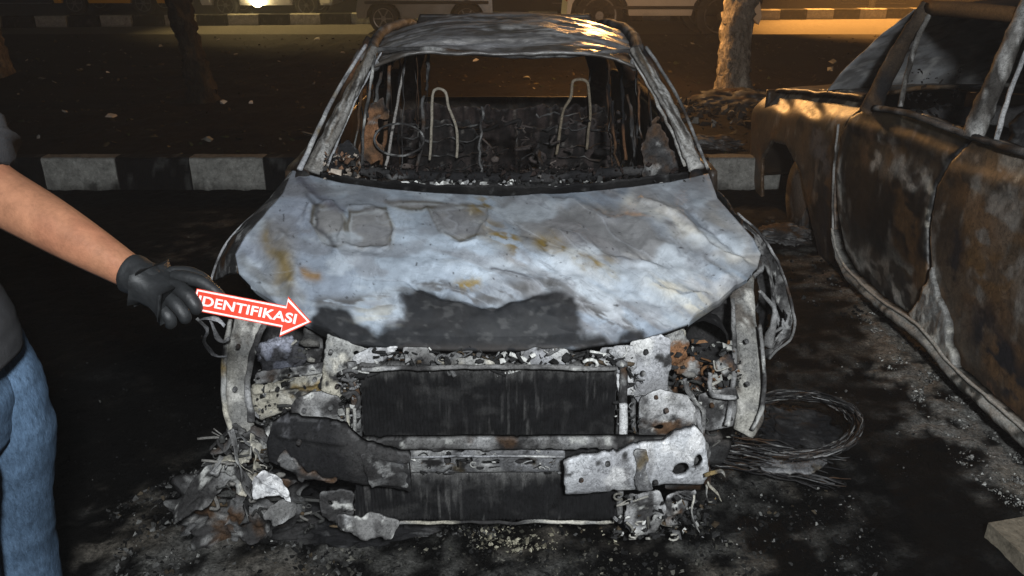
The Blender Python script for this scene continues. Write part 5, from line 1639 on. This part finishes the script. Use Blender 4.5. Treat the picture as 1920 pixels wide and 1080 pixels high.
for k in range(22):
    rg = random.Random(40 + k)
    y_ = 812 + k * 3
    pts = [at(1330 + rg.uniform(-5, 10), y_, Z=.06), at(1400, y_ + 8 + rg.uniform(-4, 4), Z=.04), at(1470, y_ + 22 + rg.uniform(-4, 4), Z=.03), at(1560 + rg.uniform(-30, 40), y_ + 40 + rg.uniform(-10, 14), Z=.02)]
    tube('wire', pts, .0014 + .0022 * rg.random(), M['burnt'], ring, n=5, amp=.010, colors=('mottled', 'char')[k % 2], dark=.9, sub=6)
o = plate('flat_sheet', [(1425, 868), (1450, 852), (1520, 850), (1556, 868), (1520, 886), (1440, 884)], .035, M['burnt'], None, plane='Z', amp=.008, th=.008, colors='ash', dark=.5, jag=.01)
tag(o, 'flat blue grey sheet lying below the tyre wires', 'scrap')
sp_ = [at(a, b, Z=.05) for a, b in [(1853, 980), (1923, 968), (2040, 1000), (2030, 1120), (1927, 1048)]]
slab = link('slab', [(p.x, p.y, z) for z in (.05, -.01) for p in sp_], [(4, 3, 2, 1, 0), (5, 6, 7, 8, 9)] + [(k, (k + 1) % 5, 5 + (k + 1) % 5, 5 + k) for k in range(5)], M['stone'], None, np.tile(np.array([.19, .165, .125]), (10, 1)), smooth=False)
tag(slab, 'beige flat slab on the ground in the lower right corner', 'slab')
o = blob('rubble_lump', at(1470, 440, Z=.03), (.16, .12, .05), M['burnt'], None, sub=5, amp=.5, nf=3, colors='mottled', floor=-.01)
tag(o, 'low heap of grey burnt rubble by the other car\'s front wheel', 'rubble')
o = blob('rubble_lump', at(1335, 268, Z=.22), (.22, .12, .05), M['burnt'], None, sub=5, amp=.5, nf=3, colors='mottled', floor=-.01)
tag(o, 'dark rubble lying on top of the kerb between the two burnt cars', 'rubble')


# ================================================================== THE PERSON
def skin_mesh(name, nodes, edges, root, mat, parent, cols=None, sub=2, label=None, noise=0.0, nf=20):
    """nodes: list of (co, r) or (co, (rx, ry)); grown with the Skin modifier"""
    me = bpy.data.meshes.new(name + '_tmp')
    me.from_pydata([tuple(c) for c, r in nodes], edges, [])
    o = bpy.data.objects.new(name + '_tmp', me)
    C.objects.link(o)
    sk = o.modifiers.new('s', 'SKIN')
    sk.use_smooth_shade = True
    for i, (c, r) in enumerate(nodes):
        v = me.skin_vertices[0].data[i]
        v.radius = (r, r) if not hasattr(r, '__len__') else r
        v.use_root = (i == root)
    ss = o.modifiers.new('u', 'SUBSURF')
    ss.levels = ss.render_levels = sub
    dg = bpy.context.evaluated_depsgraph_get()
    dg.update()
    ev = o.evaluated_get(dg)
    m2 = bpy.data.meshes.new_from_object(ev)
    V = np.array([tuple(v.co) for v in m2.vertices])
    F = [tuple(p.vertices) for p in m2.polygons]
    bpy.data.objects.remove(o)
    bpy.data.meshes.remove(m2)
    if noise:
        V += np.stack([(fbm(V, nf, 300 + k, 4) - .5) for k in range(3)], 1) * noise
    c = cols(V) if cols is not None else None
    return link(name, V, F, mat, parent, c, label=label)


person = empty('person', (-1.20, 1.42, 0), 'man at the left edge in grey t-shirt and blue jeans holding the arrow', 'person')
A_ = lambda px, py, d: at(px, py, d=d)
hip, chest, neck = Vector((-1.20, 1.44, .96)), Vector((-1.24, 1.46, 1.28)), Vector((-1.24, 1.46, 1.50))
shR, shL = Vector((-1.22, 1.32, 1.42)), Vector((-1.26, 1.66, 1.42))
arm = [(A_(-95, 250, 1.42), .056), (A_(-60, 320, 1.44), .055), (A_(0, 368, 1.44), .056), (A_(60, 400, 1.43), .053), (A_(120, 436, 1.42), .0485), (A_(190, 478, 1.41), .040), (A_(245, 511, 1.40), .0315), (A_(278, 531, 1.39), .027), (A_(300, 543, 1.387), .020)]
elL, haL = Vector((-1.42, 1.74, 1.14)), Vector((-1.46, 1.78, .90))
hd = Vector((-1.20, 1.47, 1.70))
nodes = [(hip, (.10, .12)), (chest, (.085, .12)), (Vector((-1.24, 1.46, 1.42)), (.065, .10)), (neck, .055), (Vector((-1.22, 1.465, 1.58)), .055), (hd + Vector((0, 0, -.03)), .085), (hd + Vector((0, 0, .06)), .085),
         (shR, .062)] + arm + [(shL, .062), (elL, .045), (haL, .028), (haL + Vector((.03, .0, -.09)), .03)]
nA = 8
e = [(0, 1), (1, 2), (2, 3), (3, 4), (4, 5), (5, 6), (2, 7), (7, 8)] + [(nA + i, nA + i + 1) for i in range(len(arm) - 1)]
iL = nA + len(arm)
e += [(2, iL), (iL, iL + 1), (iL + 1, iL + 2), (iL + 2, iL + 3)]
legs0 = len(nodes)
for s, (kx, ky) in ((-1, (0, 0)), (1, (.03, .0))):
    yb = 1.44 + s * .10
    nodes += [(Vector((-1.18, yb, .88)), .085), (Vector((-1.19 + kx, yb, .50)), .055), (Vector((-1.23 + kx, yb, .10)), .038), (Vector((-1.13 + kx, yb, .04)), .032)]
    b = len(nodes) - 4
    e += [(0, b), (b, b + 1), (b + 1, b + 2), (b + 2, b + 3)]


def skin_cols(V):
    c = np.tile(np.array([.265, .122, .068]), (len(V), 1))
    n = fbm(V, 9, 401, 4)[:, None]
    c = c * (.86 + .28 * n)
    m = sstep(.5, .64, fbm(V, (14, 14, 14), 402, 4))[:, None] * .35
    c = c * (1 - m) + np.array([.28, .105, .06]) * m
    return c


skin_mesh('body', nodes, e, 0, M['skin'], person, skin_cols, 2)
# face features on the (out of frame) head, looking along +X towards the car
fc = MB()
for sy in (-.032, .032):
    V_, F_ = ICO[2]
    fc.add(V_ * .012 + np.array([hd.x + .082, hd.y + sy, hd.z + .02]), F_)
fc.build('eyes', M['glass'], person, smooth=True)
blob('nose', hd + Vector((.092, 0, -.012)), (.018, .014, .026), M['skin'], person, sub=3, amp=.05, colors=(.38, .2, .13))
blob('mouth', hd + Vector((.080, 0, -.055)), (.010, .026, .008), M['skin'], person, sub=3, amp=.05, colors=(.30, .11, .09))
for sy in (-1, 1):
    blob('ear', hd + Vector((-.005, sy * .086, .01)), (.018, .010, .032), M['skin'], person, sub=3, amp=.1, colors=(.38, .2, .13))
blob('hair', hd + Vector((-.018, 0, .062)), (.092, .092, .075), M['hair'], person, sub=4, amp=.06, colors=(.01, .01, .01))
# t-shirt: torso with short sleeves, lofted over the body


def loft(rings, n=40, sub=4, wr=.010, nf=9, seed=1, fold=.35):
    """rings of (centre, rx, ry); returns a folded cloth tube"""
    C_ = np.array([tuple(r[0]) for r in rings])
    rx, ry = np.array([r[1] for r in rings]), np.array([r[2] for r in rings])
    m = len(rings)
    tt = np.linspace(0, m - 1, (m - 1) * sub * 2 + 1)
    k = np.arange(m)

    def sm(a):
        v = np.interp(tt, k, a)
        w = v.copy()
        w[1:-1] = (v[:-2] + 2 * v[1:-1] + v[2:]) / 4
        return w
    cx, cy, cz, ax, ay = sm(C_[:, 0]), sm(C_[:, 1]), sm(C_[:, 2]), sm(rx), sm(ry)
    V = []
    for q in range(len(tt)):
        for a in np.linspace(0, 2 * math.pi, n, endpoint=False):
            V.append((cx[q] + ax[q] * math.cos(a), cy[q] + ay[q] * math.sin(a), cz[q]))
    V = np.array(V)
    cen = np.repeat(np.stack([cx, cy, cz], 1), n, 0)
    d = V - cen
    d /= np.linalg.norm(d, axis=1)[:, None] + 1e-9
    f_ = (fbm(V, (nf, nf, nf * fold), seed, 3) - .5) * 2 + (1 - np.abs(2 * fbm(V, (nf, nf, nf * 2.2), seed + 5, 3) - 1) - .7) * 1.3
    V += d * f_[:, None] * wr
    F = [(q * n + a, q * n + (a + 1) % n, (q + 1) * n + (a + 1) % n, (q + 1) * n + a) for q in range(len(tt) - 1) for a in range(n)]
    F += [tuple(range(n - 1, -1, -1)), tuple(range((len(tt) - 1) * n, len(tt) * n))]
    return V, F


sm_ = MB()
V, F = loft([(Vector((-1.15, 1.42, .915)), .146, .185), (Vector((-1.15, 1.42, .98)), .142, .180), (Vector((-1.19, 1.43, 1.10)), .135, .185), (Vector((-1.265, 1.45, 1.25)), .150, .205), (Vector((-1.27, 1.46, 1.37)), .142, .21), (Vector((-1.245, 1.46, 1.46)), .105, .17), (Vector((-1.235, 1.46, 1.49)), .065, .07)], 48, 4, .009, 9, 601)
sm_.add(V, F)
V, F = tube_geo([shR + Vector((.0, .03, .0)), A_(-95, 250, 1.42), A_(-72, 280, 1.43), A_(-34, 312, 1.435)], [.080, .080, .080, .084], 26, .010, sub=6)
sm_.add(V, F)
V, F = tube_geo([shL, elL.lerp(shL, .6), elL.lerp(shL, .35)], [.080, .076, .078], 22, .010, sub=6)
sm_.add(V, F)
sm_.build('t_shirt', M['shirt'], person, smooth=True)


def denim(V):
    c = np.tile(np.array([.072, .118, .185]), (len(V), 1))
    fade = np.exp(-((V[:, 0] + 1.12) / .07) ** 2) * sstep(.3, .9, V[:, 2])
    n = fbm(V, (10, 10, 5), 411, 5)
    cr_ = sstep(.54, .66, fbm(V, (6, 6, 24), 412, 4))
    c = c * .72 * (.45 + 1.1 * n[:, None]) + (fade * .35 + cr_ * .35)[:, None] * np.array([.05, .075, .11])
    return c


jm_ = MB()
V, F = loft([(Vector((-1.18, 1.44, .70)), .10, .15), (Vector((-1.175, 1.44, .80)), .125, .168), (Vector((-1.192, 1.44, .90)), .128, .165), (Vector((-1.20, 1.44, .98)), .115, .15)], 44, 4, .006, 12, 611)
jm_.add(V, F)
for s_, kx in ((-1, 0), (1, .02)):
    yb = 1.44 + s_ * .098
    V, F = loft([(Vector((-1.25 + kx, yb, .07)), .088, .085), (Vector((-1.235 + kx, yb, .20)), .085, .082), (Vector((-1.21 + kx, yb, .38)), .088, .085), (Vector((-1.19 + kx, yb, .52)), .092, .088), (Vector((-1.165 + kx, yb, .68)), .112, .095), (Vector((-1.175 + kx, yb, .82)), .118, .098), (Vector((-1.195 + kx, yb, .92)), .11, .09)], 40, 5, .009, 12, 620 + s_)
    jm_.add(V, F)
jn_ = jm_.build('jeans', M['jeans'], person, smooth=True)
jn_.data.color_attributes.new('Col', 'FLOAT_COLOR', 'POINT')
_c = np.ones((len(jm_.v), 4), np.float32)
_c[:, :3] = denim(np.array(jm_.v))
jn_.data.color_attributes['Col'].data.foreach_set('color', _c.ravel())
# outer side seam and the curved front pocket edge of the near leg
for pts in ([(-1.20, 1.255, .96), (-1.205, 1.25, .85), (-1.21, 1.262, .70), (-1.215, 1.268, .52), (-1.225, 1.27, .30)], [(-1.05, 1.31, .95), (-1.09, 1.275, .90), (-1.16, 1.258, .87)]):
    V, F = tube_geo([Vector(p) for p in pts], .0035, 6, .001, sub=8)
    link('seam', V, F, M['jeans'], jn_, np.tile(np.array([.045, .07, .11]), (len(V), 1)))
for s, kx in ((-1, 0), (1, .02)):
    skin_mesh('shoe', [(Vector((-1.27 + kx, 1.44 + s * .105, .045)), .040), (Vector((-1.19 + kx, 1.44 + s * .105, .05)), .045), (Vector((-1.07 + kx, 1.44 + s * .11, .035)), .038), (Vector((-1.02 + kx, 1.44 + s * .11, .03)), .03)], [(0, 1), (1, 2), (2, 3)], 1, M['rubber'], person)

# gloved right hand: frame a along the hand, b up across the knuckles, c towards the camera
Wp = A_(268, 524, 1.395)
av = (A_(400, 588, 1.365) - Wp).normalized()
cv_ = (Vector((0, 0, CAMH)) - Wp).normalized()
cv_ = (cv_ - av * cv_.dot(av)).normalized()
bv = cv_.cross(av).normalized()
if bv.z < 0:
    bv = -bv
G = lambda a, b, c: Wp + av * a + bv * b + cv_ * c
gn = [(G(-.012, .0, 0), (.037, .037)), (G(.016, 0, 0), (.036, .035)), (G(.048, -.002, .0), (.043, .031)), (G(.078, -.004, .002), (.044, .026))]
ge = [(0, 1), (1, 2), (2, 3)]


def chain(root, pts):
    i = root
    for c_, r_ in pts:
        gn.append((c_, r_))
        ge.append((i, len(gn) - 1))
        i = len(gn) - 1


glove = skin_mesh('glove', gn, ge, 2, M['glove'], person, None, 2, label='black rubber glove gripping the arrow', noise=.010, nf=30)
FING = [  # index lies along the arrow, the others curl over and behind it
    [(.070, .034, .006, .0135), (.100, .040, .004, .0125), (.128, .036, -.002, .0115), (.150, .028, -.006, .0100)],
    [(.070, .014, .016, .0140), (.104, .010, .026, .0135), (.128, -.002, .020, .0120), (.124, -.012, .004, .0105)],
    [(.068, -.008, .016, .0140), (.100, -.014, .024, .0132), (.118, -.026, .016, .0118), (.110, -.032, .000, .0105)],
    [(.062, -.028, .012, .0125), (.088, -.036, .014, .0118), (.094, -.047, .003, .0105), (.080, -.050, -.010, .0095)],
    [(.030, .028, -.010, .0160), (.058, .044, -.022, .0145), (.088, .046, -.024, .0125), (.110, .036, -.018, .0105)],
]
for f in FING:
    nn = [(G(.045, f[0][1] * .7, f[0][2] * .4), f[0][3])] + [(G(a, b, c), r) for a, b, c, r in f]
    skin_mesh('finger', nn, [(i, i + 1) for i in range(len(nn) - 1)], 0, M['glove'], glove, None, 2)
V, F = tube_geo([G(-.026, 0, 0), G(-.020, 0, 0), G(-.004, 0, 0), G(.012, 0, 0), G(.032, -.001, 0)], [.0345, .0355, .0335, .0335, .031], 26, .004, sub=4)
link('cuff', V, F, M['glove'], glove)
# simple second hand, hanging by his side
hn = [(haL, .030), (haL + Vector((.02, 0, -.06)), (.036, .02))]
he = [(0, 1)]
gl2 = skin_mesh('glove', hn, he, 0, M['glove'], person, None, 2)
for k in range(4):
    o_ = haL + Vector((.0 + .018 * k, 0, -.07))
    skin_mesh('finger', [(o_, .010), (o_ + Vector((.004, -.004, -.035)), .0095), (o_ + Vector((.004, -.018, -.060)), .008)], [(0, 1), (1, 2)], 0, M['glove'], gl2)
o_ = haL + Vector((.03, -.01, -.03))
skin_mesh('finger', [(o_, .012), (o_ + Vector((.03, -.02, -.025)), .010), (o_ + Vector((.035, -.03, -.05)), .009)], [(0, 1), (1, 2)], 0, M['glove'], gl2)

# ---- the red arrow in his hand
ART, AT = A_(390, 566, 1.36), A_(584, 604, 1.34)
ua = (AT - ART).normalized()
na = (Vector((0, 0, CAMH)) - ART).normalized()
na = (na - ua * na.dot(ua)).normalized()
vb = na.cross(ua).normalized()
if vb.z < 0:
    vb = -vb
Lp = (AT - ART).length / math.hypot(194, 38)    # metres per photo pixel on the card


def arrow_pts(inset, tail=-26, hw=20, hx=146, hh=37, tip=197.7):
    i = inset
    return [(tail + i, -hw + i), (hx + i * 0.4, -hw + i), (hx + i * .4, -hh + i * 1.9), (tip - i * 1.55, 0), (hx + i * .4, hh - i * 1.9), (hx + i * .4, hw - i), (tail + i, hw - i)]


def arrow_slab(name, inset, t0, t1, mat, parent):
    pts = arrow_pts(inset)
    V = [ART + ua * (a * Lp) + vb * (b * Lp) + na * t for t in (t0, t1) for a, b in pts]
    n = len(pts)
    F = [tuple(range(n - 1, -1, -1)), tuple(range(n, 2 * n))] + [(i, (i + 1) % n, n + (i + 1) % n, n + i) for i in range(n)]
    return link(name, [tuple(v) for v in V], F, mat, parent, None, smooth=False)


sign = empty('arrow_sign', tuple(ART), 'small red card arrow reading IDENTIFIKASI held in the gloved hand', 'sign')
arrow_slab('board', 0, -.0015, .0015, M['red'], sign)
arrow_slab('border', 1.6, .0016, .0020, M['white'], sign)
arrow_slab('face', 4.6, .0021, .0025, M['red'], sign)
cu = bpy.data.curves.new('t', 'FONT')
cu.body = 'IDENTIFIKASI'
cu.size = 1.0
cu.extrude = .01
cu.offset = .022
cu.space_character = 1.02
to = bpy.data.objects.new('t', cu)
C.objects.link(to)
dg = bpy.context.evaluated_depsgraph_get()
dg.update()
tm = bpy.data.meshes.new_from_object(to.evaluated_get(dg))
V = np.array([tuple(v.co) for v in tm.vertices])
F = [tuple(p.vertices) for p in tm.polygons]
bpy.data.objects.remove(to)
x0_, x1_ = V[:, 0].min(), V[:, 0].max()
y0_, y1_ = V[:, 1].min(), V[:, 1].max()
ta, tb, hh_ = -17, 170, 9.0
Q = []
for v in V:
    a = ta + (v[0] - x0_) / (x1_ - x0_) * (tb - ta)
    b = -hh_ + (v[1] - y0_) / (y1_ - y0_) * 2 * hh_
    Q.append(tuple(ART + ua * (a * Lp) + vb * (b * Lp) + na * (.0028 + v[2] * .03)))
link('lettering', Q, F, M['white'], sign, None, smooth=False)
print('objects', len(bpy.data.objects))

# ------------------------------------------------------------------ thin smoke hanging over the place
hz = MB().box((0, 50, 7.0), (90, 160, 16)).build('haze', M['pole'], None)
tag(hz, kind='stuff')
hm = bpy.data.materials.new('thin_smoke')
hm.use_nodes = True
hn_ = hm.node_tree
hn_.nodes.remove(hn_.nodes['Principled BSDF'])
pv = hn_.nodes.new('ShaderNodeVolumePrincipled')
pv.inputs['Color'].default_value = (.8, .8, .8, 1)
pv.inputs['Density'].default_value = .0055
pv.inputs['Anisotropy'].default_value = .35
hn_.links.new(pv.outputs[0], hn_.nodes['Material Output'].inputs['Volume'])
hz.data.materials.clear()
hz.data.materials.append(hm)
